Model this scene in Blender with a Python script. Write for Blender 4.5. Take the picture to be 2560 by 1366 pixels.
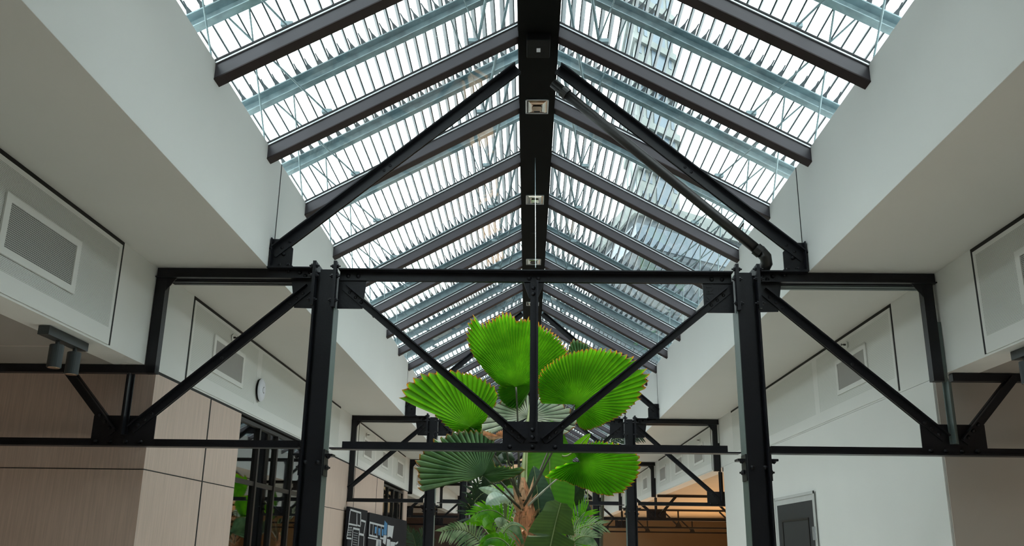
import bpy, bmesh, math, random
from mathutils import Vector, Matrix, noise
random.seed(7)
C = bpy.context.scene.collection
for o in list(bpy.data.objects): bpy.data.objects.remove(o)
H = 1.6                                  # camera height above the floor; all heights below are relative to the camera
# ---------------------------------------------------------------- camera
PX, PY, FL = 1280.0, 683.0, 2260.0
yv = Vector((1318-PX, -(1372-PY), -FL))
_d = (1318-PX, 1372-PY)
_vy = (-FL*FL-_d[0]*(1381-PX))/_d[1]+PY
zv = Vector((1381-PX, -(_vy-PY), -FL)); yv.normalize(); zv.normalize(); xv = yv.cross(zv)
RW = Matrix((xv, yv, zv))                # camera space -> room space
cam = bpy.data.cameras.new('camera'); co = bpy.data.objects.new('camera', cam); C.objects.link(co)
cam.sensor_width = 36; cam.sensor_fit = 'HORIZONTAL'; cam.lens = FL/2560*36
cam.clip_start = .05; cam.clip_end = 600
co.matrix_world = Matrix.Translation((0, 0, H)) @ RW.to_4x4()
sc = bpy.context.scene; sc.camera = co
sc.view_settings.view_transform = 'Standard'; sc.view_settings.look = 'None'
sc.view_settings.gamma = 1; sc.view_settings.use_curve_mapping = False
sc.view_settings.exposure = 0.32
# ---------------------------------------------------------------- overcast sky
w = bpy.data.worlds.new('overcast_sky'); sc.world = w; w.use_nodes = True
nt = w.node_tree; nt.nodes.clear()
wo = nt.nodes.new('ShaderNodeOutputWorld'); bg = nt.nodes.new('ShaderNodeBackground')
tc = nt.nodes.new('ShaderNodeTexCoord'); nz = nt.nodes.new('ShaderNodeTexNoise'); rp = nt.nodes.new('ShaderNodeValToRGB')
nz.inputs['Scale'].default_value = 3.2; nz.inputs['Detail'].default_value = 4
rp.color_ramp.elements[0].position = .36; rp.color_ramp.elements[0].color = (.84, .93, .97, 1)
rp.color_ramp.elements[1].position = .62; rp.color_ramp.elements[1].color = (1.0, 1.0, 1.0, 1)
nt.links.new(tc.outputs['Generated'], nz.inputs['Vector']); nt.links.new(nz.outputs['Fac'], rp.inputs['Fac'])
nt.links.new(rp.outputs['Color'], bg.inputs['Color']); bg.inputs['Strength'].default_value = 4.7
nt.links.new(bg.outputs[0], wo.inputs['Surface'])
# ---------------------------------------------------------------- ridge and rear aisle lamps, and unseen fill added in the near aisles
def area(name, loc, size, power, col, sy=None, rot=(0, 0, 0), spread=math.pi):
    l = bpy.data.lights.new(name, 'AREA'); l.energy = power; l.color = col; l.size = size; l.spread = spread
    if sy: l.shape = 'RECTANGLE'; l.size_y = sy
    o = bpy.data.objects.new(name, l); C.objects.link(o); o.location = (loc[0], loc[1], loc[2]+H); o.rotation_euler = rot
    return o
area('aisle_lamp_right', (8.5, 34, -.9), 5, 430, (1, .60, .28), 26, (math.pi, 0, 0))
for _y in (9.64, 12.62, 15.68, 18.6): area('ridge_downlight_lamp', (.075, _y, 4.96), .2, 14, (1, .88, .76), spread=1.1)
area('near_aisle_fill_right', (8.2, 4.2, 1.5), 1.2, 85, (1, .88, .78), 5, spread=2.2); area('near_aisle_fill_left', (-8, 4.2, 1.5), 1.2, 42, (1, .84, .70), 5, spread=2.2)  # added fill without fixtures, brightens the end walls by floor bounce
area('aisle_lamp_left', (-8, 40, -.9), 4, 60, (1, .62, .32), 14, (math.pi, 0, 0))

# ================================================================ helpers
def ray(px, py): return RW @ Vector((px-PX, -(py-PY), -FL))
def onY(px, py, Y): r = ray(px, py); return r*(Y/r.y)
def onX(px, py, X): r = ray(px, py); return r*(X/r.x)
def onZ(px, py, Z): r = ray(px, py); return r*(Z/r.z)
def onP(px, py, p0, n): r = ray(px, py); return r*(p0.dot(n)/r.dot(n))

class MB:
    def __init__(s): s.v = []; s.f = []; s.att = None; s.rib = None
    def add(s, vs, fs):
        b = len(s.v); s.v += [Vector(p) for p in vs]; s.f += [tuple(i+b for i in f) for f in fs]; return s
    def box(s, x0, x1, y0, y1, z0, z1):
        return s.add([(x, y, z) for z in (z0, z1) for y in (y0, y1) for x in (x0, x1)],
                     [(0, 2, 3, 1), (4, 5, 7, 6), (0, 1, 5, 4), (2, 6, 7, 3), (0, 4, 6, 2), (1, 3, 7, 5)])
    def bar(s, p, q, w, h, up=(0, 1, 0), off=(0, 0)):
        """box along p-q; h measured along up, w along dir x up"""
        p = Vector(p); q = Vector(q); d = (q-p).normalized(); up = Vector(up); up = (up-d*up.dot(d)).normalized(); sd = d.cross(up)
        o = sd*off[0]+up*off[1]
        vs = []
        for c in (p, q):
            for a in (-.5, .5):
                for b in (-.5, .5): vs.append(c+o+sd*(a*w)+up*(b*h))
        return s.add(vs, [(0, 1, 3, 2), (4, 6, 7, 5), (0, 4, 5, 1), (2, 3, 7, 6), (0, 2, 6, 4), (1, 5, 7, 3)])
    def prism(s, pts, vec):
        n = len(pts); vec = Vector(vec); a = [Vector(p) for p in pts]
        return s.add(a+[p+vec for p in a], [tuple(range(n))[::-1], tuple(range(n, 2*n))]+[(i, (i+1) % n, n+(i+1) % n, n+i) for i in range(n)])
    def tube(s, pts, r, seg=10, cap=True):
        pts = [Vector(p) for p in pts]; n = len(pts); rs = r if isinstance(r, (list, tuple)) else [r]*n
        b = len(s.v); u = None
        for i, p in enumerate(pts):
            d = (pts[min(i+1, n-1)]-pts[max(i-1, 0)]).normalized()
            if u is None: u = d.orthogonal().normalized()
            u = (u-d*u.dot(d)).normalized(); v = d.cross(u)
            for k in range(seg):
                a = 2*math.pi*k/seg; s.v.append(p+(u*math.cos(a)+v*math.sin(a))*rs[i])
        for i in range(n-1):
            for k in range(seg):
                k2 = (k+1) % seg; s.f.append((b+i*seg+k, b+i*seg+k2, b+(i+1)*seg+k2, b+(i+1)*seg+k))
        if cap: s.f.append(tuple(b+k for k in range(seg))[::-1]); s.f.append(tuple(b+(n-1)*seg+k for k in range(seg)))
        return s
    def lathe(s, c, axis, prof, seg=16):
        c = Vector(c); ax = Vector(axis).normalized(); u = ax.orthogonal().normalized(); v = ax.cross(u); b = len(s.v)
        for (r, h) in prof:
            for k in range(seg):
                a = 2*math.pi*k/seg; s.v.append(c+ax*h+(u*math.cos(a)+v*math.sin(a))*max(r, 1e-4))
        for i in range(len(prof)-1):
            for k in range(seg):
                k2 = (k+1) % seg; s.f.append((b+i*seg+k, b+i*seg+k2, b+(i+1)*seg+k2, b+(i+1)*seg+k))
        s.f.append(tuple(b+k for k in range(seg))[::-1]); s.f.append(tuple(b+(len(prof)-1)*seg+k for k in range(seg)))
        return s
    def build(s, name, m, parent=None, smooth=False, origin=None, bevel=0):
        if parent is not None: o0 = Vector(parent['_o'])
        elif origin is not None: o0 = Vector(origin)
        else:
            lo = [min(v[i] for v in s.v) for i in range(3)]; hi = [max(v[i] for v in s.v) for i in range(3)]
            o0 = Vector(((lo[0]+hi[0])/2, (lo[1]+hi[1])/2, lo[2]))
        me = bpy.data.meshes.new(name); me.from_pydata([v-o0 for v in s.v], [], s.f); me.materials.append(m)
        if not s.att:
            bm_ = bmesh.new(); bm_.from_mesh(me); bmesh.ops.recalc_face_normals(bm_, faces=bm_.faces); bm_.to_mesh(me); bm_.free()
        if smooth: me.polygons.foreach_set('use_smooth', [True]*len(me.polygons))
        if s.att:
            at = me.attributes.new('rim', 'FLOAT', 'POINT'); at.data.foreach_set('value', s.att)
        if s.rib:
            at = me.attributes.new('rib', 'FLOAT', 'POINT'); at.data.foreach_set('value', s.rib)
        me.update()
        o = bpy.data.objects.new(name, me); C.objects.link(o); o['_o'] = list(o0)
        if bevel:
            bm = o.modifiers.new('bevel', 'BEVEL'); bm.width = bevel; bm.segments = 2; bm.limit_method = 'ANGLE'
        if parent is not None: o.parent = parent
        else: o.location = (o0.x, o0.y, o0.z+H)
        return o
def tag(o, label=None, cat=None, group=None, kind=None):
    if label: o['label'] = label
    if cat: o['category'] = cat
    if group: o['group'] = group
    if kind: o['kind'] = kind
    return o
def thing(name, loc, label, cat, group=None):
    o = bpy.data.objects.new(name, None); C.objects.link(o); o.empty_display_size = .1
    o.location = (loc[0], loc[1], loc[2]+H); o['_o'] = list(loc); return tag(o, label, cat, group)
def copy_tree(o, parent=None):
    c = o.copy(); C.objects.link(c)
    if parent is not None: c.parent = parent
    for ch in [k for k in ALLCH.get(o.name, []) if k]: copy_tree(ch, c)
    return c
ALLCH = {}
def index_children(root):
    for o in [root]+list(root.children_recursive): ALLCH[o.name] = list(o.children)
def place_copy(root, dloc, label=None, group=None, drop=()):
    if root.name not in ALLCH: index_children(root)
    c = copy_tree(root); c.location = root.location+Vector(dloc)
    if label: c['label'] = label
    if group: c['group'] = group
    return c
def struct(name, mb, m, **k): o = mb.build(name, m, **k); o['kind'] = 'structure'; return o
W1 = ['zeroth', 'first', 'second', 'third', 'fourth', 'fifth', 'sixth', 'seventh', 'eighth', 'ninth', 'tenth', 'eleventh', 'twelfth', 'thirteenth', 'fourteenth',
      'fifteenth', 'sixteenth', 'seventeenth', 'eighteenth', 'nineteenth', 'twentieth']
def nth(n): return W1[n] if n <= 20 else (['', '', 'twenty-', 'thirty-', 'forty-'][n//10]+W1[n % 10]) if n % 10 else {30: 'thirtieth', 40: 'fortieth'}[n]

# ---------------------------------------------------------------- materials
def nodemat(name):
    m = bpy.data.materials.new(name); m.use_nodes = True; n = m.node_tree; n.nodes.clear()
    out = n.nodes.new('ShaderNodeOutputMaterial'); return m, n, out
def N(n, t, **kw):
    x = n.nodes.new(t)
    for k, v in kw.items():
        if k in x.inputs: x.inputs[k].default_value = v
        else: setattr(x, k, v)
    return x
def mat(name, col, rough=.5, metal=0, var=.06, scale=3, bump=0, bscale=80, spec=.5, stretch=None):
    m, n, out = nodemat(name); b = N(n, 'ShaderNodeBsdfPrincipled', Roughness=rough, Metallic=metal); b.inputs['Specular IOR Level'].default_value = spec
    tc = N(n, 'ShaderNodeTexCoord'); mp = N(n, 'ShaderNodeMapping'); nz = N(n, 'ShaderNodeTexNoise', Scale=scale, Detail=4.0)
    if stretch: mp.inputs['Scale'].default_value = stretch
    rp = N(n, 'ShaderNodeValToRGB'); rp.color_ramp.elements[0].position = .3; rp.color_ramp.elements[1].position = .7
    rp.color_ramp.elements[0].color = tuple(c*(1-var) for c in col)+(1,); rp.color_ramp.elements[1].color = tuple(min(1, c*(1+var)) for c in col)+(1,)
    n.links.new(tc.outputs['Object'], mp.inputs['Vector']); n.links.new(mp.outputs[0], nz.inputs['Vector']); n.links.new(nz.outputs['Fac'], rp.inputs['Fac'])
    n.links.new(rp.outputs[0], b.inputs['Base Color'])
    if bump:
        n2 = N(n, 'ShaderNodeTexNoise', Scale=bscale, Detail=3.0); bp = N(n, 'ShaderNodeBump', Strength=bump, Distance=.004)
        n.links.new(mp.outputs[0], n2.inputs['Vector']); n.links.new(n2.outputs['Fac'], bp.inputs['Height']); n.links.new(bp.outputs[0], b.inputs['Normal'])
    n.links.new(b.outputs[0], out.inputs['Surface']); return m
def holes_mat(name, col, hole, pitch, rad, rough=.5, axes=('Y', 'Z')):
    """sheet metal with a staggered grid of round perforations"""
    m, n, out = nodemat(name); b = N(n, 'ShaderNodeBsdfPrincipled', Roughness=rough)
    tc = N(n, 'ShaderNodeTexCoord'); sp = N(n, 'ShaderNodeSeparateXYZ'); n.links.new(tc.outputs['Object'], sp.inputs[0])
    def M(op, a, bb=None):
        x = N(n, 'ShaderNodeMath', operation=op)
        for i, q in enumerate((a, bb)):
            if q is None: continue
            if isinstance(q, (int, float)): x.inputs[i].default_value = q
            else: n.links.new(q, x.inputs[i])
        return x.outputs[0]
    u = M('DIVIDE', sp.outputs[axes[0]], pitch); v = M('DIVIDE', sp.outputs[axes[1]], pitch)
    row = M('FLOOR', v); half = M('MULTIPLY', M('FLOORED_MODULO', row, 2.0), .5)
    fu = M('SUBTRACT', M('FRACT', M('ADD', u, half)), .5); fv = M('SUBTRACT', M('FRACT', v), .5)
    d = M('SQRT', M('ADD', M('MULTIPLY', fu, fu), M('MULTIPLY', fv, fv))); k = M('LESS_THAN', d, rad)
    mx = N(n, 'ShaderNodeMix', data_type='RGBA'); mx.inputs[6].default_value = col+(1,); mx.inputs[7].default_value = hole+(1,)
    n.links.new(k, mx.inputs[0]); n.links.new(mx.outputs[2], b.inputs['Base Color']); n.links.new(b.outputs[0], out.inputs['Surface']); return m
def glass_mat(name, tint, refl=.02, rough=.02):
    m, n, out = nodemat(name); t = N(n, 'ShaderNodeBsdfTransparent'); t.inputs[0].default_value = tint+(1,)
    g = N(n, 'ShaderNodeBsdfGlossy', Roughness=rough); mx = N(n, 'ShaderNodeMixShader')
    lw = N(n, 'ShaderNodeLayerWeight', Blend=.5); pw = N(n, 'ShaderNodeMath', operation='POWER'); pw.inputs[1].default_value = 5
    f = N(n, 'ShaderNodeMath', operation='MULTIPLY_ADD'); f.inputs[1].default_value = 1-refl; f.inputs[2].default_value = refl
    n.links.new(lw.outputs['Facing'], pw.inputs[0]); n.links.new(pw.outputs[0], f.inputs[0]); n.links.new(f.outputs[0], mx.inputs[0]); n.links.new(t.outputs[0], mx.inputs[1]); n.links.new(g.outputs[0], mx.inputs[2]); n.links.new(mx.outputs[0], out.inputs['Surface']); return m
def leaf_mat(name, c1, c2, ribdark=.6, rim=(.42, .2, .05), trans=.5, rimstart=.97, rough=.4, tcol=None, stripe=0, sax='X'):
    m, n, out = nodemat(name); b = N(n, 'ShaderNodeBsdfPrincipled', Roughness=rough); tr = N(n, 'ShaderNodeBsdfTranslucent'); mx = N(n, 'ShaderNodeMixShader'); mx.inputs[0].default_value = trans
    tc = N(n, 'ShaderNodeTexCoord'); nz = N(n, 'ShaderNodeTexNoise', Scale=5.0, Detail=5.0); rp = N(n, 'ShaderNodeValToRGB')
    rp.color_ramp.elements[0].position = .35; rp.color_ramp.elements[1].position = .68
    rp.color_ramp.elements[0].color = c1+(1,); rp.color_ramp.elements[1].color = c2+(1,)
    n.links.new(tc.outputs['Object'], nz.inputs['Vector']); n.links.new(nz.outputs['Fac'], rp.inputs['Fac'])
    at = N(n, 'ShaderNodeAttribute', attribute_name='rim'); n2 = N(n, 'ShaderNodeTexNoise', Scale=22.0)
    n.links.new(tc.outputs['Object'], n2.inputs['Vector'])
    ad = N(n, 'ShaderNodeMath', operation='MULTIPLY_ADD'); ad.inputs[1].default_value = .07; n.links.new(n2.outputs['Fac'], ad.inputs[0]); n.links.new(at.outputs['Fac'], ad.inputs[2])
    mr = N(n, 'ShaderNodeMapRange'); mr.inputs[1].default_value = rimstart+.035; mr.inputs[2].default_value = rimstart+.05
    n.links.new(ad.outputs[0], mr.inputs[0])
    mc = N(n, 'ShaderNodeMix', data_type='RGBA'); mc.inputs[7].default_value = rim+(1,); n.links.new(mr.outputs[0], mc.inputs[0]); n.links.new(rp.outputs[0], mc.inputs[6])
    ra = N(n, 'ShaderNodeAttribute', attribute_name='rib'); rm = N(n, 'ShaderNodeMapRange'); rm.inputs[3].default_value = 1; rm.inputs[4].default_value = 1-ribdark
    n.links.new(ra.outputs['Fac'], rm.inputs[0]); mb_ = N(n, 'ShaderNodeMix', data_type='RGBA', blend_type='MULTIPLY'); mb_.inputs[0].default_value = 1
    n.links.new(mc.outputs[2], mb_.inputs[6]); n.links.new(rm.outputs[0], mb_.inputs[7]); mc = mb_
    n.links.new(mc.outputs[2], b.inputs['Base Color'])
    sc_ = N(n, 'ShaderNodeMix', data_type='RGBA', blend_type='MULTIPLY'); sc_.inputs[0].default_value = 1; sc_.inputs[7].default_value = (tcol or (1.6, 1.5, .5))+(1,)
    n.links.new(mc.outputs[2], sc_.inputs[6]); n.links.new(sc_.outputs[2], tr.inputs[0])
    n.links.new(b.outputs[0], mx.inputs[1]); n.links.new(tr.outputs[0], mx.inputs[2]); n.links.new(mx.outputs[0], out.inputs['Surface']); return m

M = dict(
    steel=mat('black_painted_steel', (.0105, .011, .0145), .38, bump=.3, bscale=45, var=.2, spec=.3),
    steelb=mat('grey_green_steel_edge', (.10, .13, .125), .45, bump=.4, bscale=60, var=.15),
    rafter=mat('plum_grey_rafter_paint', (.058, .050, .062), .33, var=.05),
    maroon=mat('rafter_underside_shade', (.022, .012, .013), .5, var=.1, spec=.3),  # rafter underside: its shade is put into this darker colour
    bead=mat('silver_glazing_bead', (.62, .64, .66), .35, .6),
    ridge=mat('matt_black_ridge', (.004, .0045, .004), .7, spec=.08, var=.1),
    galv=mat('galvanised_steel', (.27, .36, .39), .5, 0, var=.25, scale=9),
    blade=mat('grey_louvre_blade', (.06, .075, .085), .5, 0, spec=.2),
    white=mat('white_plaster', (.83, .835, .81), .75, var=.015, scale=.8),
    soffit=mat('soffit_paint', (.76, .74, .70), .85, var=.02, scale=.7),
    lowsof=mat('taupe_soffit', (.37, .34, .31), .85, var=.03, scale=.7),
    orange=mat('tan_aisle_ceiling', (.62, .50, .36), .55, var=.06, scale=.6),
    tanwall=mat('tan_plaster', (.36, .235, .13), .8, var=.05, scale=.6),
    grwall=mat('warm_grey_wall', (.56, .515, .47), .85, var=.03, scale=.7),
    brown=mat('dark_brown_partition', (.05, .028, .022), .6, var=.2), floor=mat('pale_timber_floor', (.72, .68, .61), .45, var=.1, scale=2, stretch=(4, .5, 1)),
    gap=mat('shadow_gap_black', (.008, .008, .008), .7),
    wood=mat('pale_wood_laminate', (.66, .51, .43), .55, var=.10, scale=7, stretch=(9, 9, .35), bump=.05),
    perf=holes_mat('fine_perforated_white_metal', (.80, .815, .78), (.05, .05, .05), .0115, .28),
    perfm=holes_mat('distant_perforated_white_metal', (.78, .795, .76), (.52, .53, .50), .019, .27),
    perf2=holes_mat('coarse_perforated_grille', (.55, .56, .53), (.02, .02, .02),   .0145, .36),
    perf3=mat('grey_grille_mesh', (.36, .35, .33), .6, var=.03), plastic=mat('pale_plastic', (.82, .84, .92), .4, var=.01),
    darkplastic=mat('charcoal_plastic', (.008, .0085, .009), .6, spec=.15),
    spot=mat('slate_spotlight_body', (.045, .055, .06), .45, var=.05),
    copper=mat('reflector_bronze', (.6, .42, .3), .15, 1.0),
    chrome=mat('reflector_silver', (.75, .75, .72), .08, 1.0),
    pipe=mat('dark_bronze_pipe', (.012, .011, .0095), .38, var=.2),
    door=mat('charcoal_door_paint', (.028, .031, .036), .45),
    frame=mat('white_door_frame', (.6, .61, .6), .5),
    mull=mat('dark_bronze_mullion', (.012, .010, .009), .4, var=.1),
    board=mat('charcoal_board', (.012, .012, .016), .8, spec=.2, var=.05),
    print=mat('white_print', (.6, .63, .66), .5, var=.02), blue=mat('blue_print', (.06, .25, .5), .5, var=.3, scale=6), grey=mat('dark_grey_print', (.05, .05, .052), .6, var=.4, scale=12),
    trunk=mat('fibrous_palm_trunk', (.46, .205, .10), .9, var=.55, scale=14, stretch=(3, 3, .6), bump=1.0, bscale=30),
    fibre=mat('palm_fibre', (.60, .37, .22), .9, var=.4, scale=20),
    petiole=mat('dark_petiole', (.05, .055, .03), .5, var=.3), petlight=mat('pale_green_petiole', (.20, .26, .10), .5, var=.2),
    palestem=mat('pale_grey_stem', (.40, .43, .35), .7, var=.3, scale=12, bump=.5),
    stone=mat('tower_stone', (.20, .22, .21), .9, var=.15, scale=.8), tglass=mat('tower_glass', (.09, .125, .155), .3, var=.15, scale=.4),
    bricks=mat('grey_brick_facade', (.075, .09, .10), .9, var=.35, scale=1.2, stretch=(.4, .4, 5)),
    soil=mat('planter_soil', (.05, .035, .025), .95, var=.3, scale=20), planter=mat('planter_white', (.4, .4, .38), .6),
)
M['glass'] = glass_mat('skylight_glass', (.90, .95, .945)); M['wglass'] = glass_mat('window_glass', (.30, .36, .34), .28)
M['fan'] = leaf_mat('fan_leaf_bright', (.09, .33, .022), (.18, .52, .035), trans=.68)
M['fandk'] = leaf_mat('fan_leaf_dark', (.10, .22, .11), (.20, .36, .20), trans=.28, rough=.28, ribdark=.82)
M['fansil'] = leaf_mat('fan_leaf_painted_gloss', (.40, .52, .42), (.80, .86, .78), trans=.12, rough=.22, ribdark=.97)  # backlit white stripes and dark valleys are put into the leaf colour
M['ban1'] = leaf_mat('banana_leaf_light', (.04, .17, .012), (.07, .23, .018), trans=.5, rimstart=2)
M['ban2'] = leaf_mat('banana_leaf_blue_green', (.035, .085, .05), (.05, .11, .06), trans=.15, rimstart=2)
M['ban3'] = leaf_mat('banana_leaf_olive', (.055, .12, .03), (.085, .16, .035), trans=.3, rimstart=2)
M['lf1'] = leaf_mat('foliage_bright', (.05, .24, .01), (.17, .48, .02), trans=.5, rough=.25, rimstart=2)
M['lf2'] = leaf_mat('foliage_glaucous', (.30, .46, .40), (.52, .68, .62), trans=.2, rimstart=2, rough=.3)
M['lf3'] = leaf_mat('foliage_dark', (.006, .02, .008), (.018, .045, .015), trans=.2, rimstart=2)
M['lf4'] = leaf_mat('frond_painted_highlight', (.045, .13, .04), (.46, .58, .38), trans=.2, rimstart=2, rough=.3)  # pale end of the noise paints white highlights onto green leaflets

# ================================================================ building shell
XL, XR = -3.72, 3.99          # bulkhead planes
WL, WR = -2.60, 2.75          # light-well walls
ZC, ZE, ZB = 2.645, 3.81, 1.655   # ceiling, eave, bulkhead bottom
AX = .075                      # ridge axis
SL = (5.18-ZE)/(-.145-WL)      # roof slope
Y0, Y1 = -5.0, 53.0
T = [8.6, 19.12, 28.95, 39.4, 49.6]   # steel frames
FZ = -H
struct('floor', MB().box(-13, 13, Y0, Y1, FZ-.1, FZ), M['floor'])
struct('ceiling_upper_left', MB().box(XL, WL-.12, Y0, Y1, ZC, ZC+.1).box(XL, WL-.0005, Y0, Y1, ZC-.003, ZC-.0005), M['soffit'])
struct('ceiling_upper_right', MB().box(WR+.12, XR, Y0, Y1, ZC, ZC+.1).box(WR+.0005, XR, Y0, Y1, ZC-.003, ZC-.0005), M['soffit'])
struct('wall_lightwell_left', MB().box(WL-.12, WL, Y0, Y1, ZC, ZE), M['white'])
struct('wall_lightwell_right', MB().box(WR, WR+.12, Y0, Y1, ZC, ZE), M['white'])
for i, yy in enumerate((8.67, 19.2, 29.0)):
    struct('trim_%d' % (i+1), MB().box(WL, WL+.004, yy, yy+.016, ZC, ZE), M['gap'])
    struct('trim_%d' % (i+11), MB().box(WR-.004, WR, yy, yy+.016, ZC, ZE), M['gap'])
struct('wall_bulkhead_left', MB().box(XL-.3, XL, Y0, Y1, ZB, ZC+.1), M['white'])
struct('wall_bulkhead_right', MB().box(XR, XR+.3, Y0, Y1, ZB, ZC+.1), M['white'])
struct('ceiling_aisle_left', MB().box(-13, XL-.3, Y0, Y1, ZB, ZB+.1), M['lowsof'])
struct('ceiling_aisle_right_near', MB().box(XR+.3, 13, Y0, 9.2, ZB, ZB+.1), M['lowsof'])
struct('ceiling_aisle_right_far', MB().box(XR+.3, 13, 9.2, Y1, ZB, ZB+.1), M['orange'])
struct('trim_30', MB().box(-9, XL-.3, 7.74, 7.76, ZB-.004, ZB), M['grwall'])
struct('ceiling_roof_left', MB().box(-13, WL-.12, Y0, Y1, ZE-.1, ZE), M['soffit'])
struct('ceiling_roof_right', MB().box(WR+.12, 13, Y0, Y1, ZE-.1, ZE), M['soffit'])
struct('wall_outer_left', MB().box(-13.2, -13, Y0, Y1, FZ, ZE), M['grwall'])
struct('wall_outer_right', MB().box(13, 13.2, Y0, Y1, FZ, ZE), M['tanwall'])
ZA = ZE+(AX-WL)*SL
struct('wall_back', MB().prism([(-13.2, Y0, FZ), (13.2, Y0, FZ), (13.2, Y0, ZE), (WR, Y0, ZE), (AX, Y0, ZA), (WL, Y0, ZE), (-13.2, Y0, ZE)], (0, -.2, 0)), M['white'])
struct('wall_far', MB().prism([(-13.2, Y1, FZ), (13.2, Y1, FZ), (13.2, Y1, ZE), (WR, Y1, ZE), (AX, Y1, ZA), (WL, Y1, ZE), (-13.2, Y1, ZE)], (0, .2, 0)), M['tanwall'])
struct('wall_far_left', MB().box(-12.9, 1.3, 43.0, 43.2, FZ, 1.5), M['brown'])
# solid roof before the glazing starts
RY = 8.17; RP = 1.58; K0, K1 = -3, 28
ys = RY+K0*RP
for nm, x0, z0 in (('ceiling_gable_left', WL, ZE), ('ceiling_gable_right', WR, ZE)):
    struct(nm, MB().prism([(x0, Y0, z0), (AX, Y0, ZA), (AX, Y0, ZA+.1), (x0, Y0, z0+.1)], (0, ys-Y0-.05, 0)), M['white'])
# left timber-clad block between the frames, right white block
struct('wall_timber_left', MB().box(XL-4.0, XL, 8.87, 11.70, FZ, ZB-.03).box(XL-4.0, XL, 15.62, 23.93, FZ, ZB-.03).box(XL-4.0, XL, 27.95, 28.75, FZ, ZB-.03)
       .box(-13, XL-4.0, 8.87, 8.97, FZ, ZB), M['wood'])
mbs = MB()
for yy in (10.50, 16.9, 19.83, 22.78): mbs.box(XL, XL+.004, yy, yy+.03, FZ, ZB-.03)
struct('trim_40', mbs, M['gap'])
struct('trim_41', MB().box(XL, XL+.003, 8.87, 11.7, .68, .69).box(XL, XL+.003, 15.62, 23.93, .68, .69), M['gap'])
struct('trim_42', MB().box(-12.9, XL, 8.867, 8.87, .68, .688), M['gap'])
struct('trim_43', MB().box(XL-.3, XL-.002, 8.87, 28.75, ZB-.03, ZB), M['gap'])
struct('wall_right', MB().box(XR, XR+4.5, 8.92, 18.88, FZ, ZB-.004), M['white'])
struct('wall_right_end', MB().box(XR+4.5, 13, 8.92, 9.1, FZ, ZB), M['grwall'])
struct('wall_right_return', MB().box(XR+.02, XR+4.4, 8.9, 8.918, FZ, ZB-.01), M['grwall'])

# window_1, window_2 in the left timber wall
def wall_window(n, ya, yb, zt, mull, trans):
    root = thing('window_%d' % n, (XL, (ya+yb)/2, FZ), None, None); root['kind'] = 'structure'
    m = MB().box(XL-.16, XL-.03, ya, yb, zt-.05, zt).box(XL-.16, XL-.03, ya, ya+.05, FZ, zt-.05).box(XL-.16, XL-.03, yb-.05, yb, FZ, zt-.05)
    for y in mull: m.box(XL-.17, XL-.02, y-.035, y+.035, FZ, zt-.05)
    for z in trans: m.box(XL-.15, XL-.04, ya+.05, yb-.05, z-.03, z+.03)
    m.build('window_frame', M['mull'], root)
    edges = [ya+.05]+list(mull)+[yb-.05]
    for a, b in zip(edges[:-1], edges[1:]):
        MB().box(XL-.070, XL-.062, a+.036, b-.036, FZ, zt-.05).build('pane', M['wglass'], root)
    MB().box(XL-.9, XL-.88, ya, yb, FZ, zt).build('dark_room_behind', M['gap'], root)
    return root
wall_window(1, 11.70, 15.62, ZB-.05, [12.69, 13.64, 14.6], [.80, -.4])
wall_window(2, 23.93, 27.95, ZB-.08, [24.9, 25.9, 26.9], [-.3])
for i, (ya, yb) in enumerate(((11.70, 15.62), (23.93, 27.95))):
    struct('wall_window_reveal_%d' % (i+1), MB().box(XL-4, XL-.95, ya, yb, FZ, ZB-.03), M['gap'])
# door_1 in the right wall
dr = thing('door_1', (XR, 14, FZ), None, None); dr['kind'] = 'structure'
MB().box(XR-.02, XR-.004, 12.98, 13.06, FZ, .70).box(XR-.02, XR-.004, 14.92, 15.0, FZ, .70).box(XR-.02, XR-.004, 12.98, 15.0, .70, .78).build('door_frame', M['frame'], dr)
MB().box(XR-.030, XR-.022, 12.94, 12.98, FZ, .82).box(XR-.030, XR-.022, 15.0, 15.04, FZ, .82).box(XR-.03, XR-.022, 12.94, 15.04, .78, .82).build('architrave', M['frame'], dr)
dl = MB().box(XR-.014, XR-.004, 13.06, 14.92, FZ, .70).build('door_leaf', M['door'], dr)
mb = MB()
for a, b, c, d in ((13.3, 14.68, .44, .47), (13.3, 14.68, -.6, -.57), (13.3, 13.33, -.57, .44), (14.65, 14.68, -.57, .44)): mb.box(XR-.022, XR-.014, a, b, c, d)
mb.build('panel_moulding', M['mull'], dl)
hg = MB().box(XR-.034, XR-.014, 13.0, 13.12, .16, .34); hg.tube([(XR-.04, 13.06, .16), (XR-.04, 13.06, .34)], .012); hg.build('hinge', M['bead'], dr)

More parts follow.
